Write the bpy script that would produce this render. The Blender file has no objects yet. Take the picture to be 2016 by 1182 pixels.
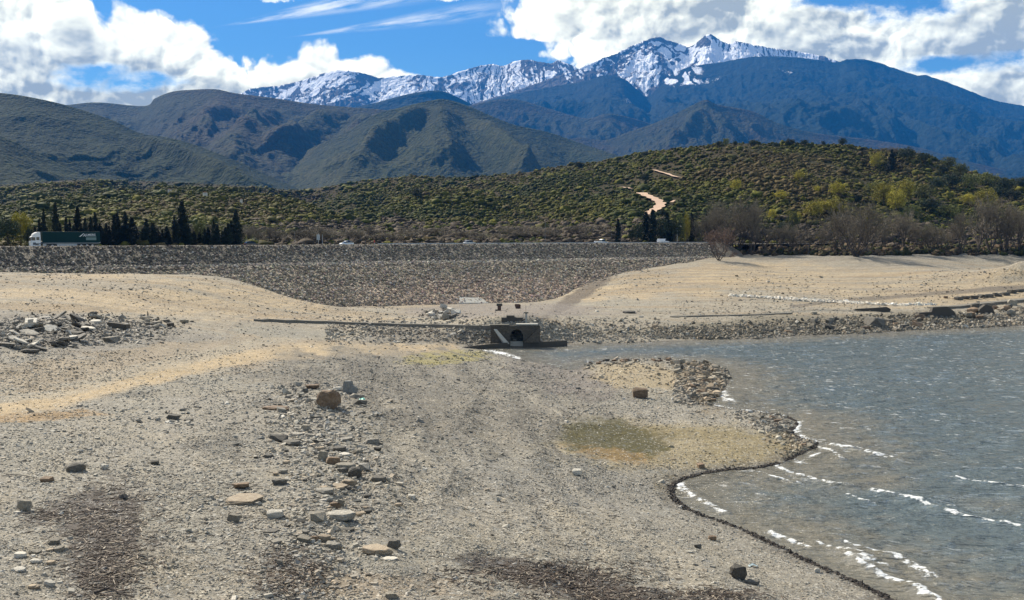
import bpy, bmesh, math, random
import numpy as np
from mathutils import Vector, Matrix
R = math.radians
# ------------------------------------------------------------------ camera, world, sun
CAMZ, FPX, HOR = 20.0, 2100.0, 465.0
PITCH = math.atan((591.0 - HOR) / FPX)
sc = bpy.context.scene
cam_d = bpy.data.cameras.new('camera'); cam = bpy.data.objects.new('camera', cam_d)
sc.collection.objects.link(cam)
cam.location = (0, 0, CAMZ); cam.rotation_euler = (R(90) - PITCH, 0, 0)
cam_d.sensor_width = 36.0; cam_d.lens = 36.0 * FPX / 2016.0
cam_d.clip_start = 0.5; cam_d.clip_end = 80000
sc.camera = cam
sc.render.resolution_x, sc.render.resolution_y = 1024, 600
sc.view_settings.view_transform = 'Standard'; sc.view_settings.look = 'None'
sc.view_settings.exposure = 0.68; sc.view_settings.gamma = 1.0
sc.view_settings.use_curve_mapping = False
sc.cycles.max_bounces = 4; sc.cycles.diffuse_bounces = 2; sc.cycles.glossy_bounces = 2
sc.cycles.transmission_bounces = 2; sc.cycles.volume_bounces = 0; sc.cycles.transparent_max_bounces = 4
sc.cycles.sample_clamp_direct = 12.0; sc.cycles.sample_clamp_indirect = 4.0
sc.cycles.use_denoising = True

SUN_EL, SUN_AZ = 41.0, -42.0            # azimuth measured from the view direction (+Y), negative = to the left
sd = Vector((math.sin(R(SUN_AZ)) * math.cos(R(SUN_EL)), math.cos(R(SUN_AZ)) * math.cos(R(SUN_EL)), math.sin(R(SUN_EL))))
sun_d = bpy.data.lights.new('sun', 'SUN'); sun = bpy.data.objects.new('sun', sun_d)
sc.collection.objects.link(sun)
sun_d.energy = 5.0; sun_d.angle = R(0.5); sun_d.color = (1.0, 0.90, 0.74)
sun.rotation_euler = sd.to_track_quat('Z', 'Y').to_euler(); sun.location = (0, 0, 4000)

class N:
    """tiny expression builder for node trees"""
    def __init__(s, t, o): s.t, s.o = t, o
    def _m(s, op, *a, clamp=False):
        n = s.t.nodes.new('ShaderNodeMath'); n.operation = op; n.use_clamp = clamp
        for i, v in enumerate((s,) + a):
            if isinstance(v, N): s.t.links.new(v.o, n.inputs[i])
            else: n.inputs[i].default_value = v
        return N(s.t, n.outputs[0])
    def __add__(s, b): return s._m('ADD', b)
    __radd__ = __add__
    def __mul__(s, b): return s._m('MULTIPLY', b)
    __rmul__ = __mul__
    def __sub__(s, b): return s._m('SUBTRACT', b)
    def __rsub__(s, b): return (s * -1.0) + b
    def __truediv__(s, b): return s._m('DIVIDE', b)
    def pow(s, b): return s._m('POWER', b)
    def max(s, b): return s._m('MAXIMUM', b)
    def min(s, b): return s._m('MINIMUM', b)
    def abs(s): return s._m('ABSOLUTE')
    def step(s, a, b, lo=0.0, hi=1.0):
        n = s.t.nodes.new('ShaderNodeMapRange'); n.interpolation_type = 'SMOOTHSTEP'
        s.t.links.new(s.o, n.inputs[0])
        n.inputs[1].default_value = a; n.inputs[2].default_value = b
        n.inputs[3].default_value = lo; n.inputs[4].default_value = hi
        return N(s.t, n.outputs[0])
    def lin(s, a, b, lo=0.0, hi=1.0):
        n = s.t.nodes.new('ShaderNodeMapRange'); s.t.links.new(s.o, n.inputs[0])
        n.inputs[1].default_value = a; n.inputs[2].default_value = b
        n.inputs[3].default_value = lo; n.inputs[4].default_value = hi
        return N(s.t, n.outputs[0])
def xyz(t, x, y, z):
    n = t.nodes.new('ShaderNodeCombineXYZ')
    for i, v in enumerate((x, y, z)):
        if isinstance(v, N): t.links.new(v.o, n.inputs[i])
        else: n.inputs[i].default_value = v
    return N(t, n.outputs[0])
def noise(t, vec, scale, detail=3, rough=0.5, dist=0.0, out=0, dim='3D'):
    n = t.nodes.new('ShaderNodeTexNoise'); n.noise_dimensions = dim
    if vec is not None: t.links.new(vec.o, n.inputs['Vector'])
    n.inputs['Scale'].default_value = scale; n.inputs['Detail'].default_value = detail
    n.inputs['Roughness'].default_value = rough; n.inputs['Distortion'].default_value = dist
    return N(t, n.outputs[out])
def voro(t, vec, scale, detail=0, rough=0.5, feature='F1', out='Distance', rnd=1.0, dim='3D'):
    n = t.nodes.new('ShaderNodeTexVoronoi'); n.feature = feature; n.voronoi_dimensions = dim
    if vec is not None: t.links.new(vec.o, n.inputs['Vector'])
    n.inputs['Scale'].default_value = scale
    if 'Detail' in n.inputs: n.inputs['Detail'].default_value = detail; n.inputs['Roughness'].default_value = rough
    if 'Randomness' in n.inputs: n.inputs['Randomness'].default_value = rnd
    return N(t, n.outputs[out])
def mixc(t, f, a, b, mode='MIX'):
    n = t.nodes.new('ShaderNodeMix'); n.data_type = 'RGBA'; n.blend_type = mode
    ins = [i for i in n.inputs if i.type == 'RGBA']
    if isinstance(f, N): t.links.new(f.o, n.inputs[0])
    else: n.inputs[0].default_value = f
    for k, v in enumerate((a, b)):
        if isinstance(v, N): t.links.new(v.o, ins[k])
        else: ins[k].default_value = (*v, 1.0)
    return N(t, [o for o in n.outputs if o.type == 'RGBA'][0])
def grey(t, v): return xyz(t, v, v, v)
def fcurve(t, x, pts):
    """x in 0..1 -> interpolated value in 0..1"""
    n = t.nodes.new('ShaderNodeFloatCurve'); c = n.mapping.curves[0]
    c.points[0].location = pts[0]; c.points[-1].location = pts[-1]
    for p in pts[1:-1]: c.points.new(*p)
    for p in c.points: p.handle_type = 'VECTOR' if len(pts) > 40 else 'AUTO'
    n.mapping.update(); t.links.new(x.o, n.inputs['Value'])
    return N(t, n.outputs[0])

def build_world():
    w = bpy.data.worlds.new('World'); sc.world = w; w.use_nodes = True
    t = w.node_tree; t.nodes.clear()
    out = t.nodes.new('ShaderNodeOutputWorld'); bg = t.nodes.new('ShaderNodeBackground')
    sky = t.nodes.new('ShaderNodeTexSky'); sky.sky_type = 'NISHITA'; sky.sun_disc = False
    sky.sun_elevation = R(SUN_EL); sky.sun_rotation = R(SUN_AZ); sky.altitude = 300
    sky.air_density = 1.0; sky.dust_density = 0.1; sky.ozone_density = 3.0
    S = 0.07; B0M = 0.36
    cc_dark, cc_light = (0.40 / S, 0.40 / S, 0.31 / S), (1.50 / S, 1.42 / S, 1.03 / S)
    tc = t.nodes.new('ShaderNodeTexCoord'); sp = t.nodes.new('ShaderNodeSeparateXYZ')
    t.links.new(tc.outputs['Generated'], sp.inputs[0])
    x, y, z = (N(t, sp.outputs[i]) for i in range(3))
    az = x._m('ARCTAN2', y); el = z._m('ARCSINE')
    def A(px): return math.atan((px - 1008) / FPX)
    def E(py): return (HOR - py) / FPX
    p = xyz(t, az, el, 0.0)
    # cumulus relief: billows from a fractal cell texture, gently distorted
    def billow(dx, dy, sc1=8.5):
        n1 = noise(t, xyz(t, az + dx, el + dy, 0.3), 14, 3, 0.55, out=1)
        n1_ = noise(t, xyz(t, az + dx, el * 1.2 + dy, 0.9), 45, 5, 0.6)
        v = t.nodes.new('ShaderNodeVectorMath'); v.operation = 'MULTIPLY_ADD'
        t.links.new(n1.o, v.inputs[0]); v.inputs[1].default_value = (0.045, 0.045, 0.0)
        t.links.new(xyz(t, az + dx, el * 1.15 + dy, 0.3).o, v.inputs[2])
        b = voro(t, N(t, v.outputs[0]), sc1 * 2.0, 4, 0.52, 'F1')
        return (1.0 - (b * 1.0).pow(2.0)) * 0.75 + n1_ * 0.30
    b0 = billow(0, 0)
    b1 = billow(-0.0035, 0.0055)
    fine = noise(t, p, 70, 7, 0.68)
    mid = noise(t, xyz(t, az, el * 1.8, 1.7), 26, 5, 0.6)
    # left bank: top edge as a function of azimuth
    top = [(-600, -60), (-100, -40), (60, -14), (120, -6), (160, 18), (190, 48), (215, 80), (240, 64), (285, 56), (345, 62), (400, 72),
           (430, 95), (480, 112), (530, 124), (560, 128), (600, 116), (650, 106), (690, 122), (740, 136), (800, 150), (850, 160), (900, 215), (960, 300)]
    x0, x1 = A(-600), A(960)
    xn = az.lin(x0, x1)
    cv = fcurve(t, xn, [((A(a) - x0) / (x1 - x0), E(b) / 0.3) for a, b in top])
    dl = cv * 0.3 - el + 0.004 + (b0 - B0M) * 0.019 + (fine - 0.5) * 0.010
    ml = dl.step(-0.002, 0.007)
    # blue window low in the left bank
    hole = ((az - A(232)) / 0.040).pow(2.0) + ((el - E(181)) / 0.009).pow(2.0) + (mid - 0.5) * 6.0
    ml = ml * hole.step(0.2, 2.2)
    # right bank: left edge as a function of elevation
    led = [(-60, 900), (0, 962), (28, 1008), (60, 1000), (80, 984), (94, 1046), (112, 1056), (126, 1095), (150, 1130), (200, 1150), (300, 1150)]
    e0, e1 = E(300), E(-60)
    en = el.lin(e0, e1)
    a0, a1 = A(880), A(1170)
    cr = fcurve(t, en, [((E(a) - e0) / (e1 - e0), (A(b) - a0) / (a1 - a0)) for a, b in reversed(led)])
    dr = az - (cr * (a1 - a0) + a0) + (b0 - B0M) * 0.045 + (fine - 0.5) * 0.016
    mr = dr.step(-0.006, 0.012)
    for (hx, hy, rx, ry) in ((1718, 22, 0.060, 0.014), (1655, 34, 0.030, 0.008), (1895, -6, 0.03, 0.014), (1790, 62, 0.03, 0.012), (1890, 158, 0.05, 0.007)):
        h = ((az - A(hx)) / rx).pow(2.0) + ((el - E(hy)) / ry).pow(2.0) + (mid - 0.5) * 6.0 + (fine - 0.5) * 1.8
        mr = mr * h.step(0.0, 2.2)
    mr = mr * el.step(0.42, 0.27) * az.step(1.5, 0.9)
    ml = ml * az.step(-1.6, -1.0)
    # small puffs
    pf = ((az - A(888)) / 0.017).pow(2.0) + ((el - E(8)) / 0.007).pow(2.0) + (fine - 0.5) * 5.0
    mp = pf.step(0.9, 0.1) * 0.75
    pf2 = ((az - A(548)) / 0.016).pow(2.0) + ((el - E(25)) / 0.003).pow(2.0) + (fine - 0.5) * 6.0
    mp = mp.max(pf2.step(0.9, 0.1) * 0.6)
    # whole sky behind and overhead: loose cumulus so that water and shade get a partly cloudy sky
    hi = (noise(t, xyz(t, x * 3.0, y * 3.0, z * 5.0), 1.0, 5, 0.55) + el * 0.10).step(0.50, 0.64) * el.step(0.24, 0.42) * 0.35
    m = ml.max(mr).max(mp).max(hi)
    # cirrus streaks
    def streak(xa, ya, xb, yb, wd, seed, amt):
        ax, ay, bx, by = A(xa), E(ya), A(xb), E(yb)
        L = math.hypot(bx - ax, by - ay); ux, uy = (bx - ax) / L, (by - ay) / L
        s = ((az - ax) * ux + (el - ay) * uy) / L
        d = (az - ax) * (-uy) + (el - ay) * ux
        nz = noise(t, xyz(t, s * L * 1.0, d * 9.0, seed), 22, 5, 0.62)
        return s.step(-0.05, 0.35) * s.step(1.35, 0.7) * (d.abs() / (s.max(0.05) * wd)).step(1.25, 0.15) * nz.step(0.30, 0.68) * amt
    ci = streak(425, 80, 830, -6, 0.013, 2.2, 0.75).max(streak(570, 92, 930, 36, 0.009, 5.1, 0.55))
    # shading of the clouds: relief towards the sun, grey bodies low down
    lit = ((b0 - b1) * 2.1 + 0.82) + (fine - 0.5) * 0.18
    body = noise(t, xyz(t, az, el * 2.2, 4.0), 9, 4, 0.55)
    thick = ml * dl.step(0.006, 0.045) * 0.62
    thick = thick.max(mr * dr.step(0.02, 0.09) * 0.66)
    sh = (lit * 0.55 + 0.52) - thick * body.step(0.34, 0.64) * 1.45 - thick * 0.05
    sh = sh._m('MAXIMUM', 0.0)._m('MINIMUM', 1.0)
    ccol = mixc(t, sh, cc_dark, cc_light)
    tint = mixc(t, el.step(0.03, 0.30), (0.60, 0.88, 1.02), (0.44, 0.78, 1.06))
    skyc = mixc(t, 1.0, N(t, sky.outputs[0]), tint, 'MULTIPLY')
    c1 = mixc(t, ci, skyc, (1.2 / S, 1.15 / S, 0.95 / S))
    c2 = mixc(t, m, c1, ccol)
    t.links.new(c2.o, bg.inputs['Color']); bg.inputs['Strength'].default_value = S
    t.links.new(bg.outputs[0], out.inputs[0])
    w.cycles.sampling_method = 'MANUAL'; w.cycles.sample_map_resolution = 512
build_world()

# ------------------------------------------------------------------ helpers
COL = sc.collection
def tag(o, label=None, cat=None, group=None, kind=None):
    if label: o['label'] = label
    if cat: o['category'] = cat
    if group: o['group'] = group
    if kind: o['kind'] = kind
    return o
def empty(name, loc=(0, 0, 0), rz=0.0):
    o = bpy.data.objects.new(name, None); COL.objects.link(o)
    o.location = loc; o.rotation_euler = (0, 0, rz); o.empty_display_size = 0.3
    return o
def npmesh(name, V, F, mat=None, parent=None, smooth=False, colors=None, fattr=None, mats=None):
    """V (n,3) float, F (m,k) int with k 3 or 4"""
    V = np.ascontiguousarray(V, dtype=np.float32); F = np.ascontiguousarray(F, dtype=np.int32)
    me = bpy.data.meshes.new(name); m, k = F.shape
    me.vertices.add(len(V)); me.vertices.foreach_set('co', V.ravel())
    me.loops.add(m * k); me.loops.foreach_set('vertex_index', F.ravel())
    me.polygons.add(m); me.polygons.foreach_set('loop_start', np.arange(0, m * k, k, dtype=np.int32))
    me.polygons.foreach_set('loop_total', np.full(m, k, dtype=np.int32))
    me.polygons.foreach_set('use_smooth', np.full(m, smooth, dtype=bool))
    me.update(calc_edges=True)
    if colors is not None:
        a = me.color_attributes.new('tint', 'FLOAT_COLOR', 'POINT')
        c = np.ones((len(V), 4), np.float32); c[:, :3] = colors; a.data.foreach_set('color', c.ravel())
    for nm, arr in (fattr or {}).items():
        a = me.attributes.new(nm, 'FLOAT', 'POINT'); a.data.foreach_set('value', np.ascontiguousarray(arr, np.float32).ravel())
    if mat: me.materials.append(mat)
    o = bpy.data.objects.new(name, me); COL.objects.link(o)
    if parent: o.parent = parent
    return o
def grid_faces(nr, nc):
    i = np.arange(nr - 1)[:, None] * nc + np.arange(nc - 1)[None, :]
    return np.stack([i, i + 1, i + nc + 1, i + nc], -1).reshape(-1, 4)
def hash2(ix, iy, seed):
    h = (ix.astype(np.int64) * 374761393 + iy.astype(np.int64) * 668265263 + seed * 1274126177) & 0xffffffff
    h = ((h ^ (h >> 13)) * 1274126177) & 0xffffffff
    h = (h ^ (h >> 16)) & 0xffffff
    return h / float(0xffffff)
def vnoise(x, y, seed=0):
    """gradient noise, about -1..1"""
    ix, iy = np.floor(x), np.floor(y); fx, fy = x - ix, y - iy
    u = fx * fx * fx * (fx * (fx * 6 - 15) + 10); v = fy * fy * fy * (fy * (fy * 6 - 15) + 10)
    def g(a, b, dx, dy):
        an = hash2(ix + a, iy + b, seed) * 6.2831853
        return np.cos(an) * dx + np.sin(an) * dy
    n0 = g(0, 0, fx, fy) * (1 - u) + g(1, 0, fx - 1, fy) * u
    n1 = g(0, 1, fx, fy - 1) * (1 - u) + g(1, 1, fx - 1, fy - 1) * u
    return (n0 * (1 - v) + n1 * v) * 1.5
def fbm(x, y, oct=4, seed=0, gain=0.5, lac=2.03):
    s = 0; a = 1.0; f = 1.0
    for i in range(oct):
        s = s + a * vnoise(x * f + i * 17.3, y * f - i * 9.1, seed + i * 7); a *= gain; f *= lac
    return s
def ridged(x, y, oct=5, seed=0, gain=0.5, lac=2.0):
    s = 0; a = 1.0; f = 1.0; w = 1.0; tot = 0
    for i in range(oct):
        n = 1 - np.abs(vnoise(x * f + i * 31.7, y * f + i * 11.3, seed + i * 5)); n = n * n
        s = s + a * n * w; w = np.clip(n * 1.6, 0, 1); tot += a; a *= gain; f *= lac
    return s / tot
def smooth(a, b, x):
    t = np.clip((x - a) / (b - a), 0, 1); return t * t * (3 - 2 * t)
SP, CP = math.sin(PITCH), math.cos(PITCH)
def proj(X, Y, Z):
    """world -> photo pixel"""
    dz = Z - CAMZ; f = Y * CP - dz * SP; v = Y * SP + dz * CP
    return 1008 + FPX * X / f, 591 - FPX * v / f
def ray(px, py):
    u = (px - 1008) / FPX; v = (591 - py) / FPX
    dy = CP + v * SP; dz = -SP + v * CP
    return u / dy, dz / dy            # X and Z per unit Y
def at_d(px, py, d):
    rx, rz = ray(px, py); return Vector((rx * d, d, CAMZ + rz * d))
def at_z(px, py, z):
    rx, rz = ray(px, py); d = (z - CAMZ) / rz; return Vector((rx * d, d, z))
def at_zd(px, z, d):
    """point at height z and depth d seen in photo column px"""
    f = d * CP - (z - CAMZ) * SP
    return Vector(((px - 1008) / FPX * f, d, z))
def catmull(P, n=8):
    P = np.array(P, float); out = []
    for i in range(len(P) - 1):
        p0, p1, p2, p3 = P[max(i - 1, 0)], P[i], P[i + 1], P[min(i + 2, len(P) - 1)]
        for k in range(n):
            t = k / n
            out.append(0.5 * ((2 * p1) + (-p0 + p2) * t + (2 * p0 - 5 * p1 + 4 * p2 - p3) * t * t + (-p0 + 3 * p1 - 3 * p2 + p3) * t ** 3))
    out.append(P[-1]); return np.array(out)
def seg_dist(X, Y, P):
    X = np.asarray(X, float); Y = np.asarray(Y, float)
    if len(P) > 60 and X.size > 5000:
        Q = np.vstack([P[::12], P[-1:]]); d = seg_dist(X, Y, Q); k = d < 24
        d[k] = _sd(X[k], Y[k], P); return d
    return _sd(X, Y, P)
def _sd(X, Y, P):
    best = np.full(X.shape, 1e9)
    for a, b in zip(P[:-1], P[1:]):
        dx, dy = b[0] - a[0], b[1] - a[1]; L = dx * dx + dy * dy + 1e-12
        t = np.clip(((X - a[0]) * dx + (Y - a[1]) * dy) / L, 0, 1)
        best = np.minimum(best, (X - a[0] - t * dx) ** 2 + (Y - a[1] - t * dy) ** 2)
    return np.sqrt(best)
def inside(X, Y, P):
    X = np.asarray(X); Y = np.asarray(Y)
    if X.size > 5000:
        o = np.zeros(X.shape, bool); Pn = np.asarray(P); k = (X > Pn[:, 0].min()) & (X < Pn[:, 0].max()) & (Y > Pn[:, 1].min()) & (Y < Pn[:, 1].max())
        o[k] = _ins(X[k], Y[k], P); return o
    return _ins(X, Y, P)
def _ins(X, Y, P):
    c = np.zeros(X.shape, bool); n = len(P)
    for i in range(n):
        x1, y1 = P[i]; x2, y2 = P[(i + 1) % n]
        if y1 == y2: continue
        c ^= ((y1 > Y) != (y2 > Y)) & (X < (x2 - x1) * (Y - y1) / (y2 - y1) + x1)
    return c

def new_mat(name):
    m = bpy.data.materials.new(name); m.use_nodes = True; t = m.node_tree
    b = t.nodes['Principled BSDF']; return m, t, b
def simple(name, col, rough=0.6, metal=0.0, var=0.12, sc_=8.0, bump=0.0, spec=0.5):
    m, t, b = new_mat(name)
    tc = t.nodes.new('ShaderNodeTexCoord'); v = N(t, tc.outputs['Object'])
    n = noise(t, v, sc_, 5, 0.6)
    c = mixc(t, n, tuple(x * (1 - var * 2) for x in col), tuple(min(1, x * (1 + var * 2)) for x in col))
    t.links.new(c.o, b.inputs['Base Color']); b.inputs['Roughness'].default_value = rough
    b.inputs['Metallic'].default_value = metal; b.inputs['Specular IOR Level'].default_value = spec
    if bump:
        bn = t.nodes.new('ShaderNodeBump'); bn.inputs['Strength'].default_value = bump
        t.links.new(noise(t, v, sc_ * 2.5, 6, 0.65).o, bn.inputs['Height']); t.links.new(bn.outputs[0], b.inputs['Normal'])
    return m
def vcol(t, name='tint'):
    a = t.nodes.new('ShaderNodeAttribute'); a.attribute_name = name; return N(t, a.outputs['Color'])
def vfac(t, name):
    a = t.nodes.new('ShaderNodeAttribute'); a.attribute_name = name; return N(t, a.outputs['Fac'])
def geopos(t):
    g = t.nodes.new('ShaderNodeNewGeometry'); return N(t, g.outputs['Position'])
def bump(t, b, h, strength, dist):
    bn = t.nodes.new('ShaderNodeBump'); bn.inputs['Strength'].default_value = strength; bn.inputs['Distance'].default_value = dist
    t.links.new(h.o, bn.inputs['Height']); t.links.new(bn.outputs[0], b.inputs['Normal']); return bn
# ------------------------------------------------------------------ mountains
def mountain(name, pts, D, depth, base_z, amp, lam, seed, mat, px0=None, px1=None, step=1.6, rows=260, power=1.25, snow=None, jag=0.0, tintf=None, spurs=(), back=0.25, dfun=None):
    P = np.array(pts, float)
    px0 = P[0, 0] if px0 is None else px0; px1 = P[-1, 0] if px1 is None else px1
    cols = np.arange(px0, px1 + step, step)
    cp = catmull(P, 10); cp = cp[np.argsort(cp[:, 0])]
    cy = np.interp(cols, cp[:, 0], cp[:, 1])
    cy = cy + jag * fbm(cols / 14.0, cols * 0 + seed, 5, seed, 0.6)
    fade = smooth(0, 60, cols - px0) * smooth(0, 60, px1 - cols)
    u = (cols - 1008) / FPX
    az = np.arctan(u)
    Dv = (D if dfun is None else dfun(cols)) * np.ones_like(cols)
    Dc = Dv * (1 + 0.04 * vnoise(cols / 180.0, cols * 0 + 3.3, seed + 9))   # crest depth wanders
    hz = CAMZ + np.array([ray(a, b)[1] for a, b in zip(cols, cy)]) * Dc     # crest height
    tf = np.linspace(0, 1, rows) ** 0.9
    tb = np.linspace(0, 1, 14)[1:] * back
    T = np.concatenate([-tb[::-1], tf])[:, None]                        # <0 behind the crest
    Yd = Dc[None, :] - T * depth
    X = u[None, :] * Yd / 1.0
    a = X; r = Yd
    wa = a / lam + 0.55 * fbm(a / (lam * 2.2), r / (lam * 2.2), 3, seed + 40)
    rg = ridged(wa, r / (lam * 3.0) + 0.35 * wa, 6, seed, 0.52)
    rg2 = fbm(a / (lam * 0.12), r / (lam * 0.2), 4, seed + 3, 0.55)
    prof = 1 - np.clip(T, 0, 1) ** (1 / power)
    prof = np.where(T < 0, 1 + T * 1.6, prof)
    H = base_z + (hz[None, :] - base_z) * prof
    env = smooth(0.0, 0.28, np.abs(T)) * (1 - 0.92 * smooth(0.5, 0.85, T))
    Z = H + amp * (rg - 0.55) * env + amp * 0.07 * rg2 * smooth(0, 0.08, np.abs(T))
    for (ax, ay, bx, by, wd, hgt) in spurs:                              # traced spurs: low ridges running down the face
        # from crest column ax at slope position ay to column bx at slope position by
        colm = cols[None, :] * np.ones_like(T); s = np.clip((T - ay) / (by - ay), 0, 1)
        cx = ax + (bx - ax) * s ** 0.85
        Z = Z + hgt * np.exp(-((colm - cx) / (wd * (0.5 + s))) ** 2) * smooth(ay, ay + 0.12, T) * (1 - smooth(0.4, 0.8, T))
    tanc = (hz / Dc)[None, :] - CAMZ / Dc[None, :]
    lim = CAMZ + tanc * Yd - 0.010 * np.clip(T, 0, 1) * depth
    Z = np.where(T > 0, lim - np.log1p(np.exp(np.clip((lim - Z) / (0.004 * D), -30, 30))) * (0.004 * D) * smooth(0, 0.1, T) - np.maximum(lim - Z, 0) * (1 - smooth(0, 0.1, T)), Z)
    V = np.stack([X, Yd, Z], -1)
    gully = 1 - rg
    nr, nc = Z.shape
    PX, PY = proj(X, Yd, Z)
    fa = {'gully': gully, 'slope_pos': np.broadcast_to(T, Z.shape)}
    if snow is not None: fa['snow'] = snow(PX, PY, rg, rg2, T * np.ones_like(Z), X, Yd, Z)
    col = None
    if tintf is not None: col = tintf(PX, PY, rg, X, Yd).reshape(-1, 3)
    o = npmesh(name, V.reshape(-1, 3), grid_faces(nr, nc), mat, smooth=True, colors=col, fattr=fa)
    tag(o, kind='structure')
    return o
def mountain_mat(name, c1, c2, c3, sc1, snow=False, bscale=0.03, bdist=6.0, rough_snow=0.7):
    m, t, b = new_mat(name); p = geopos(t)
    n1 = noise(t, p, sc1, 6, 0.6); n2 = noise(t, p, sc1 * 9, 5, 0.65); g = vfac(t, 'gully')
    c = mixc(t, n1.step(0.38, 0.62), c1, c2)
    c = mixc(t, g.step(0.35, 0.8) * n2.step(0.3, 0.7), c, c3)
    n3 = voro(t, p, bscale, 1, 0.5)
    c = mixc(t, n3.step(0.1, 0.9) * 0.55, c, tuple(x * 0.35 for x in c3))
    if snow:
        s = vfac(t, 'snow') + (noise(t, p, 0.03, 5, 0.65) - 0.5) * 0.7
        c = mixc(t, s.step(0.45, 0.64), c, (0.86, 0.88, 0.92))
    t.links.new(c.o, b.inputs['Base Color']); b.inputs['Roughness'].default_value = 0.95
    b.inputs['Specular IOR Level'].default_value = 0.1
    h = noise(t, p, bscale * 1.5, 5, 0.6) + n3 * 0.8
    bump(t, b, h, 1.0, bdist)
    return m
m_wood = mountain_mat('forest_slope', (0.050, 0.064, 0.022), (0.084, 0.084, 0.032), (0.030, 0.042, 0.016), 0.0022, bscale=0.055, bdist=9.0)
m_near = mountain_mat('oak_slope', (0.034, 0.050, 0.016), (0.050, 0.062, 0.022), (0.020, 0.032, 0.011), 0.004, bscale=0.075, bdist=7.0)
m_brown = mountain_mat('bare_wood_slope', (0.078, 0.060, 0.036), (0.056, 0.064, 0.028), (0.036, 0.042, 0.020), 0.0016, bscale=0.04, bdist=10.0)
m_far = mountain_mat('far_forest_slope', (0.018, 0.034, 0.024), (0.026, 0.040, 0.030), (0.012, 0.022, 0.018), 0.0010, snow=True, bscale=0.02, bdist=14.0)
m_rock = mountain_mat('high_rock_slope', (0.17, 0.15, 0.13), (0.13, 0.12, 0.11), (0.09, 0.085, 0.08), 0.0016, snow=True, bscale=0.012, bdist=22.0)

def snow_left(PX, PY, rg, rg2, T, X, Y, Z):
    a = X / 60.0 + 5.0 * fbm(X / 700, Y / 600, 4, 5) + (Y / 260.0) * np.sin(X / 520.0 + 2 * fbm(X / 900, Y / 900, 2, 6))
    wp = 1.1 * fbm(X / 380.0, Z / 260.0, 3, 91) + Z / 420.0 * np.sin(X / 700.0)
    st = 2.6 * (0.62 - ridged(X / 105.0 + wp, Z / 330.0 + 0.3 * wp, 5, 92, 0.55)) + 0.55 * fbm(X / 600.0, Z / 300.0, 3, 93) + 0.25 * fbm(X / 28.0, Z / 22.0, 3, 78) + 0.5 * fbm(X / 420.0, Y / 2500.0, 3, 79)
    low = smooth(0.30, 0.02, T)
    return 0.455 + 0.50 * st + 0.10 * (0.5 - rg) + 0.06 * low - 0.30 * smooth(195, 215, PY) * (PX < 700) - 0.15 * smooth(0.03, 0.0, T)
def snow_main(PX, PY, rg, rg2, T, X, Y, Z):
    lim_x = [900, 1110, 1130, 1160, 1200, 1240, 1270, 1300, 1330, 1360, 1400, 1480, 1560, 1640, 1700, 2100]
    lim_y = [150, 150, 170, 150, 150, 165, 190, 165, 160, 175, 165, 150, 130, 124, 60, 60]
    lim = np.interp(PX, lim_x, lim_y) + 16 * fbm(PX / 22, PY / 60, 3, 12)
    a = X / 55.0 + 5.0 * fbm(X / 600, Y / 500, 4, 15) + (Y / 230.0) * np.sin(X / 450.0 + 2 * fbm(X / 800, Y / 800, 2, 16))
    wp = 1.1 * fbm(X / 330.0, Z / 240.0, 3, 95) + Z / 380.0 * np.sin(X / 520.0)
    st = 2.4 * (0.62 - ridged(X / 90.0 + wp, Z / 270.0 + 0.3 * wp, 5, 96, 0.55)) + 0.5 * fbm(X / 500.0, Z / 260.0, 3, 97) + 0.25 * fbm(X / 24.0, Z / 20.0, 3, 34) + 0.4 * fbm(X / 380.0, Y / 1600.0, 3, 35)
    dep = smooth(10, -10, PY - lim)
    bowl = np.exp(-((PX - 1268) / 34) ** 2) * np.exp(-((PY - 125) / 45) ** 2) + 0.8 * np.exp(-((PX - 1430) / 90) ** 2) * smooth(84, 98, PY)
    thin = 0.20 * np.exp(-((PX - 1305) / 45) ** 2) * smooth(125, 90, PY)
    return (0.45 + 0.50 * st + 0.16 * (0.5 - rg) + 0.34 * bowl - thin) * dep - 0.2 * (1 - dep)
def snow_spots(PX, PY, rg, rg2, T, X, Y, Z):
    st = 2.0 * (0.6 - ridged(X / 90.0 + fbm(X / 300, Z / 200, 2, 5), Z / 260.0, 4, 98))
    reg = np.exp(-((PX - 1345) / 70) ** 2) * np.exp(-((PY - 150) / 22) ** 2) + 0.5 * np.exp(-((PX - 1560) / 90) ** 2) * np.exp(-((PY - 135) / 18) ** 2) + 0.55 * np.exp(-((PX - 1230) / 60) ** 2) * np.exp(-((PY - 200) / 14) ** 2)
    return 0.05 + reg * (0.35 + 0.75 * st)

mountain('mountain_snow_ridge', [(430, 215), (480, 184), (505, 174), (560, 168), (610, 155), (650, 142), (680, 139), (720, 145), (750, 153), (790, 149), (830, 148), (870, 152), (910, 140),
         (960, 127), (990, 130), (1010, 122), (1040, 118), (1080, 125), (1100, 120), (1130, 132), (1180, 165), (1230, 200)], 15000, 4600, 300, 480, 800, 3, m_rock, step=1.0, rows=300, snow=snow_left, jag=1.2)
mountain('mountain_summit', [(860, 235), (900, 214), (980, 190), (1060, 163), (1130, 138), (1180, 117), (1205, 108), (1240, 91), (1262, 82), (1290, 74), (1320, 82), (1350, 92), (1364, 87), (1375, 77), (1392, 67), (1408, 77), (1428, 86), (1446, 82),
         (1480, 89), (1530, 97), (1580, 104), (1640, 120), (1700, 150), (1760, 190)], 13300, 4200, 300, 560, 740, 11, m_rock, step=0.9, rows=330, snow=snow_main, jag=1.6)
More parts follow.
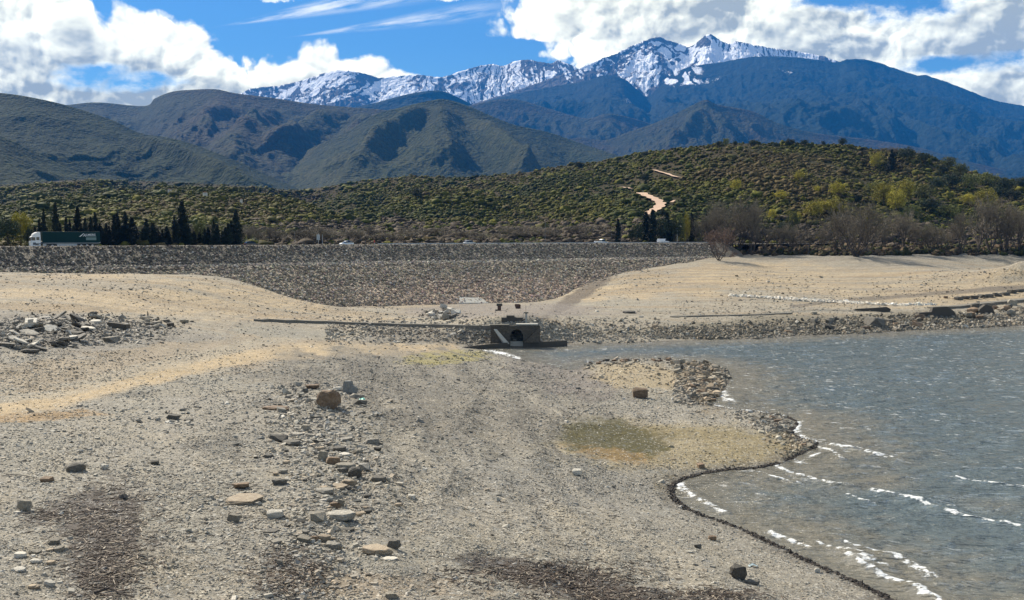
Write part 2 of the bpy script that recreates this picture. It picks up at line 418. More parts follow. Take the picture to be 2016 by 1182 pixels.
mountain('mountain_forest_flank', [(860, 235), (940, 205), (1010, 186), (1080, 172), (1150, 160), (1190, 148), (1230, 158), (1268, 190), (1290, 176), (1312, 152), (1350, 133), (1420, 122), (1480, 112), (1560, 113), (1620, 121), (1640, 123), (1665, 117), (1700, 118),
         (1740, 130), (1790, 147), (1815, 149), (1850, 160), (1895, 177), (1950, 198), (2016, 211), (2120, 240), (2300, 300)], 12000, 6400, 200, 430, 1300, 21, m_far, step=1.8, rows=300, snow=snow_spots, jag=0.9)
mountain('mountain_blue_shoulder', [(640, 235), (690, 215), (740, 203), (800, 187), (850, 179), (880, 182), (930, 206), (990, 238), (1040, 262)], 9500, 2500, 150, 200, 700, 31, m_far, step=2.4, rows=140, snow=lambda *a: a[2] * 0)
mountain('mountain_blue_spur', [(860, 240), (900, 217), (950, 202), (1010, 195), (1080, 214), (1150, 233), (1195, 224), (1240, 232), (1300, 250), (1400, 275), (1500, 300)], 8800, 2600, 120, 320, 620, 37, m_brown, step=2.2, rows=180)
mountain('mountain_pointed_hill', [(1060, 300), (1130, 272), (1190, 276), (1230, 262), (1280, 245), (1320, 228), (1355, 210), (1385, 197), (1408, 206), (1440, 212), (1480, 220), (1530, 244), (1600, 262), (1700, 274), (1800, 290), (1900, 318), (2050, 350), (2200, 370)],
         7000, 2300, 100, 180, 460, 43, m_brown, step=1.8, rows=200, spurs=((1385, 0.02, 1250, 0.8, 26, 75), (1400, 0.02, 1500, 0.9, 26, 70)))
mountain('mountain_west_range', [(-220, 225), (-60, 220), (60, 214), (140, 207), (200, 202), (290, 209), (312, 194), (345, 181), (385, 177), (430, 176), (470, 184), (540, 193), (620, 205), (700, 212), (760, 217), (820, 232), (900, 262), (980, 300)],
         6200, 2900, 90, 165, 760, 53, m_brown, step=2.0, rows=220, spurs=((700, 0.05, 500, 0.85, 40, 100), (560, 0.05, 430, 0.7, 34, 70), (800, 0.05, 610, 0.8, 40, 90)))
mountain('mountain_green_peak', [(440, 385), (500, 352), (560, 322), (620, 290), (680, 262), (740, 226), (790, 212), (850, 198), (880, 196), (920, 208), (960, 225), (1010, 245), (1080, 261), (1150, 285), (1210, 305), (1280, 330), (1380, 360)],
         4700, 1900, 60, 90, 460, 61, m_wood, step=1.8, rows=260, spurs=((850, 0.02, 610, 0.95, 34, 85), (870, 0.02, 880, 0.9, 50, 60), (930, 0.05, 1130, 0.9, 40, 60))) 
mountain('mountain_left_hill', [(-300, 130), (-200, 150), (-80, 172), (0, 182), (60, 190), (140, 208), (230, 238), (280, 262), (340, 272), (400, 290), (480, 322), (540, 350), (600, 376), (680, 405)],
         3300, 1300, 40, 60, 340, 71, m_near, step=1.9, rows=260, spurs=((230, 0.05, 520, 0.6, 30, 60),))
mountain('mountain_left_spur', [(-300, 190), (-120, 238), (0, 266), (60, 292), (120, 322), (180, 350), (240, 376), (300, 400)],
         2500, 700, 30, 40, 240, 81, m_near, step=2.2, rows=150)

# ------------------------------------------------------------------ shoreline, near terrain
near_shore = [(940, 686), (962, 694), (1010, 705), (1070, 717), (1120, 728), (1137, 726), (1150, 717), (1185, 712), (1250, 706), (1335, 709), (1400, 718), (1436, 733), (1437, 750), (1424, 770), (1403, 796), (1440, 805), (1500, 812),
              (1545, 820), (1571, 832), (1562, 852), (1585, 866), (1612, 874), (1580, 895), (1530, 915), (1480, 924), (1420, 928), (1370, 938), (1338, 950), (1328, 966), (1340, 988), (1380, 1012), (1440, 1032), (1500, 1058), (1570, 1092), (1640, 1124),
              (1700, 1150), (1760, 1182), (1830, 1230), (1920, 1330)]
far_shore = [(2700, 600), (2400, 612), (2200, 626), (2016, 641), (1930, 646), (1850, 650), (1780, 652), (1700, 658), (1620, 660), (1560, 663), (1500, 668), (1400, 670), (1300, 674), (1200, 677), (1130, 679), (1090, 683), (1060, 684), (1000, 684), (940, 686)]
ns = catmull(near_shore, 7); fs = catmull(far_shore, 6)
rng = np.random.RandomState(5)
def jit(P, a):
    n = np.arange(len(P)); Q = P.copy()
    Q[:, 0] += a * 2.0 * fbm(n / 2.5, n * 0 + 1.0, 3, 4); Q[:, 1] += a * fbm(n / 2.5, n * 0 + 7.0, 3, 6); return Q
ns = np.vstack([ns[:6], jit(ns[6:], 1.6)]); fs = jit(fs[:-12], 0.8).tolist() + fs[-12:].tolist(); fs = np.array(fs)
def w2(P): return np.array([[at_z(a, b, 0.0).x, at_z(a, b, 0.0).y] for a, b in P])
SH_N, SH_F = w2(ns), w2(fs)
POLY = np.vstack([SH_N, [[400, 60], [700, 300]], SH_F])

# embankment geometry
CR = np.array([-109.0, 262.0]); CU = np.array([0.8203, 0.5720]); CN = np.array([0.5720, -0.8203]); CZ = 17.6
def face_z(s):
    return np.where(s < 9, CZ - s * 5 / 9, np.where(s < 12, CZ - 5.0 - (s - 9) * 0.1, CZ - 5.3 - (s - 12) / 2.3))
def on_face(px, py):
    rx, rz = ray(px, py); lo, hi = 120.0, 460.0
    for d in np.arange(150, 460, 0.25):
        s = (rx * d - CR[0]) * CN[0] + (d - CR[1]) * CN[1]
        if s < 0 or face_z(s) >= CAMZ + rz * d: return Vector((rx * d, d, CAMZ + rz * d))
contact = [(-250, 530), (-120, 534), (0, 538), (110, 539), (220, 541), (330, 542), (430, 546), (475, 556), (520, 571), (570, 588), (630, 604), (700, 604), (800, 602), (900, 599), (1000, 597), (1060, 594), (1090, 589), (1120, 575), (1160, 557), (1210, 542), (1260, 531), (1320, 521), (1400, 508)]
ctrl = []
for c in contact:
    p = on_face(*c); ctrl.append((p.x, p.y, float(p.z)))
    q = p + Vector((-CN[0] * 9, -CN[1] * 9, 0)); ctrl.append((q.x, q.y, float(p.z) - 0.6))
    q = p + Vector((-CN[0] * 30, -CN[1] * 30, 0)); ctrl.append((q.x, q.y, float(p.z) * 0.9 - 1.0))
hp = [  # (px, py, z) traced spot heights
 (-300, 1400, 7.5), (300, 1500, 6.5), (900, 1500, 4.5), (1500, 1500, 2.0), (0, 1182, 6.4), (400, 1182, 5.4), (800, 1182, 4.2), (1200, 1182, 2.6), (1500, 1182, 1.3),
 (0, 1040, 6.2), (250, 1000, 5.6), (620, 1040, 5.1), (760, 1060, 4.2), (1000, 1000, 3.0), (1250, 1020, 1.5), (-200, 950, 6.4), (0, 920, 6.1), (300, 900, 5.5), (500, 900, 5.0), (660, 900, 5.1), (760, 900, 4.3), (950, 900, 2.9), (1150, 940, 1.6), (1250, 930, 0.9),
 (1170, 870, 1.05), (1300, 860, 0.85), (1450, 865, 0.65), (640, 800, 4.9), (540, 830, 4.8), (760, 800, 4.0), (900, 800, 3.1), (1030, 800, 2.1), (1150, 790, 1.25), (1300, 770, 0.75), (1260, 730, 1.0), (1380, 745, 0.9), (1320, 722, 0.75),
 (0, 800, 5.6), (200, 760, 5.2), (400, 730, 4.6), (600, 720, 4.0), (800, 715, 2.9), (930, 715, 1.7), (1040, 750, 1.2),
 (-200, 700, 7.6), (0, 700, 6.9), (0, 645, 8.2), (150, 640, 7.5), (250, 645, 6.8), (150, 700, 5.9), (300, 700, 5.2), (330, 650, 5.6), (450, 690, 4.2), (600, 680, 3.0), (750, 672, 2.1), (860, 670, 1.4), (900, 683, 0.7),
 (-200, 590, 9.5), (0, 590, 9.3), (200, 600, 8.0), (350, 600, 6.6), (350, 570, 8.8), (500, 610, 5.0), (500, 632, 4.2), (600, 636, 3.4), (700, 640, 2.9), (700, 620, 3.0), (850, 620, 2.9), (850, 642, 2.7), (950, 615, 3.1), (975, 640, 3.6), (1010, 637, 3.9), (1060, 641, 3.6),
 (1040, 610, 3.3), (1150, 600, 3.0), (1150, 640, 2.6), (1250, 625, 2.7), (1250, 655, 1.2), (1400, 650, 1.2), (1250, 590, 4.0), (1400, 622, 2.4), (1300, 560, 6.2), (1500, 600, 3.3), (1500, 560, 6.3), (1500, 525, 9.9), (1500, 505, 12.6), (1620, 640, 1.3), (1700, 600, 3.2), (1700, 560, 6.0), (1700, 525, 10.0), (1700, 505, 13.0),
 (1620, 616, 2.6), (1750, 640, 1.0), (1800, 613, 2.4), (1900, 590, 3.7), (2016, 620, 1.6), (2016, 580, 4.6), (2016, 550, 7.6), (2016, 525, 11.0), (2016, 508, 13.6), (2200, 560, 5.5), (2200, 505, 14), (2500, 560, 5.5), (2500, 505, 14), ]
for a, b, z in hp:
    p = at_z(a, b, z); ctrl.append((p.x, p.y, z))
for s_ in (SH_N[::7], SH_F[::7]):
    for x_, y_ in s_: ctrl.append((x_, y_, 0.0))
for x_, y_ in ((60, 110), (90, 170), (60, 150), (120, 120), (130, 200), (200, 180), (60, 60)): ctrl.append((x_, y_, -1.5))
for a in (1480, 1700, 1900, 2100, 2450):
    for d_, z_ in ((400, 13.6), (440, 14.6), (500, 16)): p = at_zd(a, z_, d_); ctrl.append((p.x, p.y, z_))
ctrl = np.array(ctrl)
SC = 40.0
def tps_fit(P):
    n = len(P); d = np.hypot(P[:, None, 0] - P[None, :, 0], P[:, None, 1] - P[None, :, 1]) / SC
    K = d * d * np.log(d + 1e-9) + np.eye(n) * 0.006
    A = np.zeros((n + 3, n + 3)); A[:n, :n] = K; A[:n, n] = 1; A[:n, n + 1:] = P[:, :2] / SC; A[n:, :n] = A[:n, n:].T
    return np.linalg.solve(A, np.concatenate([P[:, 2], [0, 0, 0]]))
TW = tps_fit(ctrl)
def tps(X, Y):
    sh = X.shape; X = X.ravel(); Y = Y.ravel(); out = np.empty(X.shape)
    for i in range(0, len(X), 20000):
        x, y = X[i:i + 20000], Y[i:i + 20000]
        d2 = ((x[:, None] - ctrl[None, :, 0]) ** 2 + (y[:, None] - ctrl[None, :, 1]) ** 2) / SC ** 2
        out[i:i + 20000] = (0.5 * d2 * np.log(d2 + 1e-12)) @ TW[:-3] + TW[-3] + TW[-2] * x / SC + TW[-1] * y / SC
    return out.reshape(sh)
def land(X, Y, fine=True):
    Z = tps(X, Y); ds = np.minimum(seg_dist(X, Y, SH_N), seg_dist(X, Y, SH_F)); ins = inside(X, Y, POLY)
    w = smooth(0, 9, ds); Z = (0.10 * ds) * (1 - w) + np.maximum(Z, 0.28) * w
    if fine:
        far = smooth(60, 260, Y)
        Z = Z + w * (0.16 * fbm(X / 9.0, Y / 9.0, 3, 2) + 0.05 * fbm(X / 1.7, Y / 1.7, 3, 8))
        # erosion scarps where old strand lines were cut
        Z = Z + w * 0.10 * np.sin(Z * 9.0 + 1.2 * fbm(X / 12, Y / 12, 2, 5)) * smooth(0.8, 2.0, Z) * (1 - far)
    Z = np.where(ins, -np.minimum(1.8, 0.10 * ds), Z)
    return Z, ds, ins
pxs = np.arange(-420, 2460, 2.7)
ds_ = 30.0 * (430.0 / 30.0) ** np.linspace(0, 1, 1000)
U = (pxs - 1008) / FPX
TX = U[None, :] * ds_[:, None] * 1.0; TY = np.broadcast_to(ds_[:, None], TX.shape).copy()
TZ, TDS, TIN = land(TX, TY)
TPX, TPY = proj(TX, TY, TZ)
# visible-surface lookup: photo pixel -> ground point
MONO = np.minimum.accumulate(TPY, axis=0)
def hit(px, py):
    px = np.atleast_1d(np.asarray(px, float)); py = np.atleast_1d(np.asarray(py, float))
    ci = np.clip(np.round((px - pxs[0]) / 2.7).astype(int), 0, len(pxs) - 1)
    d = np.empty(len(px))
    for c in np.unique(ci):
        k = ci == c; col = MONO[:, c]
        d[k] = np.interp(-py[k], -col, ds_)
    X = (px - 1008) / FPX * d
    Z = ground(X, d)
    return X, d, Z
def ground(X, Y):
    X = np.atleast_1d(X); Y = np.atleast_1d(Y)
    r = np.clip(np.log(Y / 30.0) / np.log(430.0 / 30.0) * 999, 0, 998.999); c = np.clip((X / Y * FPX + 1008 - pxs[0]) / 2.7, 0, len(pxs) - 1.001)
    r0, c0 = r.astype(int), c.astype(int); fr, fc = r - r0, c - c0
    return (TZ[r0, c0] * (1 - fr) * (1 - fc) + TZ[r0 + 1, c0] * fr * (1 - fc) + TZ[r0, c0 + 1] * (1 - fr) * fc + TZ[r0 + 1, c0 + 1] * fr * fc)
# ---- ground colours by region (photo-traced outlines laid on the ground)
def blob(PX, PY, cx, cy, rx, ry, ang=0.0, nz=0.35, seed=0):
    c, s = math.cos(R(ang)), math.sin(R(ang)); dx, dy = PX - cx, PY - cy
    u = (dx * c + dy * s) / rx; v = (-dx * s + dy * c) / ry
    d = np.sqrt(u * u + v * v); k = d < 1.2 + nz * 1.9; out = np.zeros(PX.shape)
    out[k] = smooth(1.15, 0.65, d[k] + nz * fbm(PX[k] / (rx * 0.35), PY[k] / (ry * 0.45), 4, 100 + seed, 0.6)); return out
def pathmask(PX, PY, pts, wa, wb, seed, nz=0.3):
    P = catmull(pts, 5); Q = P.copy(); Q[:, 1] *= 2.2
    d = seg_dist(PX, PY * 2.2, Q)
    wdt = np.interp(PX, [P[:, 0].min(), P[:, 0].max()], [wa, wb])
    k = d / wdt < 1.9; out = np.zeros(PX.shape)
    out[k] = smooth(1.2, 0.5, d[k] / wdt[k] + nz * fbm(PX[k] / 70, PY[k] / 14, 4, seed)); return out
GREY = np.array([0.288, 0.264, 0.216]); SAND = np.array([0.46, 0.355, 0.215]); PALE = np.array([0.36, 0.315, 0.235]); DARK = np.array([0.07, 0.055, 0.045]); BROWN = np.array([0.30, 0.225, 0.135])
GREEN = np.array([0.078, 0.066, 0.014]); COOL = np.array([0.262, 0.246, 0.200]); WHITE = np.array([0.66, 0.61, 0.52]); WET = np.array([0.030, 0.027, 0.023]); MAUVE = np.array([0.22, 0.19, 0.165]); OLIVE = np.array([0.23, 0.185, 0.09])
def ground_color(PX, PY, X, Y, ds):
    C = np.broadcast_to(GREY, PX.shape + (3,)).copy()
    def lay(m, col, a=1.0):
        nonlocal C; C = C * (1 - (m * a)[..., None]) + col * (m * a)[..., None]
    big = fbm(X / 14.0, Y / 20.0, 4, 60)
    lay(smooth(-0.1, 0.5, big), COOL, 0.5)
    # banks beyond the channel
    bank = smooth(700, 640, PY)
    lay(bank, PALE, 0.75)
    lay(blob(PX, PY, 330, 585, 470, 44, 3, 0.35, 1), SAND, 0.85)
    lay(blob(PX, PY, 520, 600, 170, 26, 9, 0.25, 2), SAND, 0.9)
    lay(blob(PX, PY, 130, 560, 210, 14, 2, 0.5, 3), GREY, 0.6)
    lay(blob(PX, PY, 1350, 556, 260, 30, -5, 0.4, 4), SAND, 0.95)
    lay(blob(PX, PY, 1750, 560, 420, 34, 0, 0.45, 5), SAND, 0.75)
    lay(blob(PX, PY, 1450, 600, 300, 16, 0, 0.5, 6), PALE, 0.8)
    lay(blob(PX, PY, 1850, 592, 240, 14, -2, 0.4, 27), SAND, 0.8)
    st = fbm(X / 60.0, Y / 9.0, 4, 9)
    Zg = ground(X, np.clip(Y, 30.5, 429)).reshape(X.shape)
    lay(smooth(0.1, 0.5, fbm(Zg * 4.5, X / 90.0, 3, 83)) * bank, np.array([0.24, 0.205, 0.155]), 0.5)
    lay(smooth(0.15, 0.5, fbm(Zg * 9.0, X / 40.0, 2, 84)) * bank, PALE * 1.15, 0.35)
    lay(smooth(0.05, 0.45, fbm(Zg * 4.5 + 0.3 * fbm(X / 20, Y / 20, 2, 87), X / 60.0, 3, 85)) * (1 - bank) * smooth(680, 720, PY) * smooth(1350, 1000, PX) * smooth(1100, 900, PY), GREY * 0.5, 0.8)
    lay(smooth(0.1, 0.4, fbm(Zg * 7.0, X / 50.0, 2, 86)) * (1 - bank) * smooth(680, 720, PY), PALE, 0.35)
    lay(smooth(-0.05, 0.45, fbm(X / 30.0, Y / 3.2, 4, 29)) * bank * smooth(490, 520, PY), np.array([0.27, 0.225, 0.165]), 0.55)
    lay(smooth(0.15, 0.6, st) * bank * smooth(480, 520, PY), BROWN, 0.55)
    lay(smooth(0.1, 0.55, fbm(X / 45.0, Y / 5.0, 4, 19)) * bank, COOL, 0.45)
    lay(pathmask(PX, PY, [(1436, 583), (1500, 586), (1590, 592), (1680, 597), (1760, 601), (1840, 601)], 2.0, 2.0, 35, 0.15), WHITE, 0.9)
    lay(blob(PX, PY, 1140, 582, 90, 13, -32, 0.25, 7), np.array([0.12, 0.095, 0.07]), 0.85)   # darker strip beside the toe
    lay(pathmask(PX, PY, [(1560, 604), (1660, 592), (1760, 585), (1860, 577), (1960, 570), (2100, 562)], 6, 15, 31), np.array([0.15, 0.125, 0.095]), 0.8)
    lay(pathmask(PX, PY, [(1330, 623), (1480, 620), (1600, 612), (1700, 612)], 5, 5, 32), COOL * 0.7, 0.8)
    lay(smooth(520, 500, PY) * smooth(1450, 1600, PX), np.array([0.20, 0.19, 0.165]), 0.8)
    lay(blob(PX, PY, 1000, 612, 230, 15, 0, 0.3, 8), MAUVE, 0.7)
    # rubble strip along the far shore
    lay(blob(PX, PY, 1600, 640, 420, 22, -2.5, 0.3, 9), np.array([0.19, 0.165, 0.115]), 0.9)
    lay(blob(PX, PY, 830, 660, 170, 16, 4, 0.3, 10), np.array([0.19, 0.165, 0.125]), 0.8)
    # left rubble, tracks and plains
    lay(blob(PX, PY, 150, 660, 330, 44, 6, 0.3, 11), np.array([0.235, 0.215, 0.18]), 0.85)
    lay(blob(PX, PY, 300, 710, 420, 36, -6, 0.4, 12), np.array([0.34, 0.27, 0.18]), 0.7)
    lay(blob(PX, PY, 90, 606, 160, 10, 2, 0.4, 13), BROWN, 0.7)
    lay(pathmask(PX, PY, [(-120, 838), (0, 808), (120, 786), (250, 752), (380, 722), (520, 698), (660, 690), (800, 690), (880, 690)], 40, 30, 41), SAND, 1.0)
    lay(pathmask(PX, PY, [(-100, 780), (100, 775), (250, 735), (400, 700), (560, 665), (700, 655)], 30, 20, 43), PALE, 0.7)
    lay(pathmask(PX, PY, [(-100, 790), (60, 770), (180, 765)], 12, 6, 42), BROWN, 0.5)
    lay(blob(PX, PY, 80, 820, 130, 10, -3, 0.4, 14), np.array([0.33, 0.225, 0.115]), 0.9)
    lay(blob(PX, PY, 560, 655, 110, 12, 3, 0.4, 15), COOL, 0.7)
    # central gravel
    lay(blob(PX, PY, 860, 790, 300, 95, 12, 0.35, 16), np.array([0.195, 0.175, 0.140]), 0.75)
    lay(blob(PX, PY, 1110, 745, 130, 34, 14, 0.3, 17), MAUVE * 0.85, 0.8)
    lay(blob(PX, PY, 880, 705, 95, 14, -4, 0.35, 18), np.array([0.30, 0.26, 0.09]), 0.85)
    lay(blob(PX, PY, 1260, 740, 110, 28, 4, 0.2, 19), np.array([0.36, 0.29, 0.18]), 0.9)
    lay(blob(PX, PY, 1390, 750, 70, 46, 60, 0.3, 20), np.array([0.20, 0.15, 0.085]), 0.85)
    lay(blob(PX, PY, 1340, 880, 260, 52, 1, 0.25, 21), np.array([0.31, 0.255, 0.15]), 0.85)
    lay(blob(PX, PY, 1210, 868, 118, 40, 6, 0.22, 22), GREEN, 0.92)
    lay(blob(PX, PY, 1200, 893, 80, 15, 8, 0.4, 23), np.array([0.36, 0.24, 0.11]), 0.75)
    lay(blob(PX, PY, 1350, 852, 150, 14, 2, 0.4, 24), OLIVE, 0.6)
    lay(blob(PX, PY, 1480, 880, 110, 32, -4, 0.4, 33), OLIVE, 0.45)
    lay(blob(PX, PY, 1315, 960, 28, 34, -30, 0.3, 25), OLIVE * 0.8, 0.85)
    lay(blob(PX, PY, 1150, 965, 260, 55, 8, 0.4, 26), np.array([0.26, 0.245, 0.21]), 0.7)
    lay(smooth(0.2, 0.8, fbm(X / 5.0, Y / 9.0, 4, 65)) * (1 - bank), PALE, 0.40)
    # dark litter and burnt-looking patches
    lay(blob(PX, PY, 205, 1040, 95, 90, 30, 0.45, 28), DARK, 0.88)
    lay(blob(PX, PY, 200, 1130, 70, 55, 0, 0.5, 29), DARK, 0.8)
    lay(blob(PX, PY, 90, 1015, 50, 14, -20, 0.5, 30), DARK, 0.7)
    lay(blob(PX, PY, 230, 985, 60, 10, -6, 0.5, 34), DARK, 0.6)
    lay(blob(PX, PY, 570, 1130, 75, 50, 25, 0.5, 35), DARK, 0.75)
    lay(blob(PX, PY, 1080, 1132, 200, 26, 10, 0.35, 36), DARK, 0.92)
    lay(blob(PX, PY, 1200, 1172, 160, 22, 4, 0.4, 37), DARK, 0.85)
    lay(blob(PX, PY, 1420, 1176, 90, 14, -4, 0.4, 38), DARK * 1.5, 0.8)
    lay(blob(PX, PY, 700, 1150, 220, 26, 4, 0.5, 39), np.array([0.30, 0.235, 0.16]), 0.6)
    lay(blob(PX, PY, 330, 1120, 90, 40, 4, 0.5, 40), np.array([0.34, 0.29, 0.21]), 0.5)
    # wet edge and black wrack line
    lay(blob(PX, PY, 900, 790, 380, 130, 14, 0.3, 71) * smooth(-0.1, 0.35, fbm(Zg * 5.0 + 0.25 * fbm(X / 15, Y / 15, 2, 87), X / 70.0, 3, 89)), GREY * 0.48, 0.7)
    lay(blob(PX, PY, 1205, 866, 118, 40, 6, 0.22, 22), GREEN, 0.85); lay(blob(PX, PY, 1215, 895, 70, 11, 8, 0.5, 23), np.array([0.30, 0.20, 0.09]), 0.6)
    nz = fbm(X / 1.6, Y / 1.6, 4, 70)
    south = smooth(780, 900, PY)
    lay(smooth(1.0, 0.2, ds / (2.4 + 1.3 * nz)), WET * 3.4, 0.55)
    lay(smooth(1.0, 0.55, ds / (0.62 + 0.5 * nz)) * (0.45 + 0.55 * south), WET, 0.95)
    return np.clip(C, 0.01, 0.9)
TC = ground_color(TPX, TPY, TX, TY, TDS)
def ground_mat():
    m, t, b = new_mat('shore_gravel'); p = geopos(t); col = vcol(t)
    sx = t.nodes.new('ShaderNodeVectorMath'); sx.operation = 'MULTIPLY'; t.links.new(p.o, sx.inputs[0]); sx.inputs[1].default_value = (1, 1, 0.4); q = N(t, sx.outputs[0])
    v1 = voro(t, q, 9.0, 0, out='Color'); v2 = voro(t, q, 3.4, 0, out='Color'); e1 = voro(t, q, 9.0); e2 = voro(t, q, 3.4)
    s1 = t.nodes.new('ShaderNodeSeparateColor'); t.links.new(v1.o, s1.inputs[0]); s2 = t.nodes.new('ShaderNodeSeparateColor'); t.links.new(v2.o, s2.inputs[0])
    r1 = N(t, s1.outputs[0]); r2 = N(t, s2.outputs[1]); hue = N(t, s2.outputs[0])
    n = noise(t, p, 0.9, 5, 0.65); nf = noise(t, p, 24, 4, 0.7)
    mul = r1.lin(0, 1, 0.72, 1.26) * r2.lin(0, 1, 0.84, 1.16) * n.lin(0.25, 0.75, 0.80, 1.20) * nf.lin(0.3, 0.7, 0.82, 1.18)
    mul = mul * (1.0 - e1.step(0.30, 0.62) * 0.25)  # gaps between pebbles darkened: dirt plus shade put into the colour
    c = mixc(t, 1.0, col, grey(t, mul), 'MULTIPLY')
    c = mixc(t, hue.step(0.80, 0.95) * 0.22, c, (0.22, 0.25, 0.27))
    c = mixc(t, r1.step(0.955, 0.97) * 0.55, c, (0.62, 0.59, 0.52))
    t.links.new(c.o, b.inputs['Base Color'])
    lum = t.nodes.new('ShaderNodeRGBToBW'); t.links.new(col.o, lum.inputs[0])
    t.links.new(N(t, lum.outputs[0]).lin(0.02, 0.10, 0.45, 0.93).o, b.inputs['Roughness'])
    b.inputs['Specular IOR Level'].default_value = 0.3
    h = (1.0 - e1) * 0.5 + (1.0 - e2) * r2 * 0.9 + nf * 0.3
    bump(t, b, h, 0.85, 0.06)
    return m
m_ground = ground_mat()
gr = npmesh('ground', np.stack([TX, TY, TZ], -1).reshape(-1, 3), grid_faces(*TX.shape), m_ground, smooth=True, colors=TC.reshape(-1, 3))
tag(gr, kind='structure')

# ------------------------------------------------------------------ water
breakers = [ # photo-traced foam lines: points, width m, strength
 ([(1560, 858), (1600, 868), (1650, 879), (1700, 888), (1758, 905)], 0.75, 1.1), ([(1610, 878), (1640, 890), (1655, 903)], 0.5, 0.9),
 ([(1525, 908), (1545, 928), (1590, 941), (1640, 952), (1675, 958)], 0.5, 1.15), ([(1565, 902), (1572, 912), (1600, 898), (1615, 893)], 0.35, 0.9), ([(1490, 928), (1520, 938), (1575, 951)], 0.28, 0.9),
 ([(1722, 966), (1760, 975), (1800, 985)], 0.62, 1.2), ([(1800, 985), (1850, 1001), (1900, 1016), (1950, 1026), (2016, 1038), (2080, 1050)], 0.48, 1.1), ([(1668, 972), (1700, 985), (1745, 1002)], 0.28, 0.8),
 ([(1885, 938), (1915, 946), (1950, 951), (2016, 957)], 0.30, 1.0), ([(1655, 1062), (1700, 1080), (1745, 1098)], 0.32, 1.1), ([(1760, 1098), (1790, 1112), (1835, 1138)], 0.75, 1.05),
 ([(1608, 1070), (1650, 1086), (1700, 1102)], 0.40, 0.9), ([(1672, 1088), (1705, 1104), (1735, 1118)], 0.70, 0.95), ([(1670, 1098), (1720, 1126), (1770, 1146), (1800, 1158), (1830, 1176), (1870, 1200)], 0.36, 1.2), ([(1800, 1160), (1835, 1180)], 0.6, 1.0),
 ([(1340, 950), (1345, 962), (1362, 978)], 0.55, 1.0), ([(1378, 985), (1400, 998), (1425, 1010)], 0.55, 0.85), ([(1515, 1048), (1555, 1066), (1590, 1080)], 0.5, 0.95),
 ([(1425, 760), (1422, 775), (1440, 795)], 1.0, 1.0), ([(1405, 797), (1440, 803), (1500, 811), (1540, 817)], 0.55, 1.0), ([(1575, 830), (1570, 850), (1590, 866)], 0.6, 1.0), ([(1830, 985), (1880, 996)], 0.2, 0.8),
 ([(948, 690), (975, 694), (1000, 700), (1018, 706)], 1.1, 1.2), ([(1140, 720), (1160, 712)], 0.8, 0.5)]
wpx = np.arange(900, 2460, 1.9); wd = 48.0 * (300.0 / 48.0) ** np.linspace(0, 1, 900)
WX = (wpx[None, :] - 1008) / FPX * wd[:, None]; WY = np.broadcast_to(wd[:, None], WX.shape).copy()
dsh = np.minimum(seg_dist(WX, WY, SH_N), seg_dist(WX, WY, SH_F)); win = inside(WX, WY, POLY)
def wave(X, Y):
    z = 0
    for (lam, dirn, amp, sd_) in ((5.2, 118, 0.12, 1), (3.1, 128, 0.105, 2), (1.9, 108, 0.065, 3), (1.15, 135, 0.022, 4), (7.9, 112, 0.06, 5)):
        c, s = math.cos(R(dirn)), math.sin(R(dirn))
        ph = (X * c + Y * s) * 2 * math.pi / lam + 2.6 * fbm(X / (lam * 2.3), Y / (lam * 2.3), 2, sd_ * 13)
        w = 1 - np.abs(np.sin(ph / 2)) * 1.0
        z = z + amp * (w ** 1.5 - 0.4) * (0.6 + 0.7 * fbm(X / (lam * 4), Y / (lam * 4), 2, sd_ * 3 + 50))
    return z
wz = wave(WX, WY) * np.where(win, smooth(0.2, 5.0, dsh), 0)
foam = np.zeros_like(WX); fn = fbm(WX / 0.55, WY / 0.55, 4, 300, 0.6); fn2 = fbm(WX / 2.4, WY / 2.4, 3, 310)
for pts, wdt, st in breakers:
    P = w2(catmull(pts, 5)); x0_, x1_ = P[:, 0].min() - 4, P[:, 0].max() + 4; y0_, y1_ = P[:, 1].min() - 4, P[:, 1].max() + 4
    k = (WX > x0_) & (WX < x1_) & (WY > y0_) & (WY < y1_)
    d = seg_dist(WX[k] + 0.12 * fn2[k], WY[k] + 0.15 * fn2[k], P)
    foam[k] = np.maximum(foam[k], st * np.exp(-(d / (wdt * 0.85)) ** 2) * (0.72 + 0.8 * fn[k] + 0.55 * fn2[k]))
    wz[k] += 0.24 * min(1.0, wdt * 1.4) * np.exp(-(d / (wdt * 1.6)) ** 2) * smooth(0.3, 2.0, dsh[k])
edge = smooth(0.9, 0.1, dsh + 0.35 * fn2) * win * 0.62 * (0.6 + 0.8 * fn)
foam = np.maximum(foam, edge * smooth(0.0, 0.5, fbm(WX / 6, WY / 6, 2, 320)))
shallow = smooth(16, 0, dsh + 3 * fn2) 
murk = smooth(0.0, 0.8, fbm(WX / 25, WY / 25, 3, 330)) * smooth(150, 60, WY)
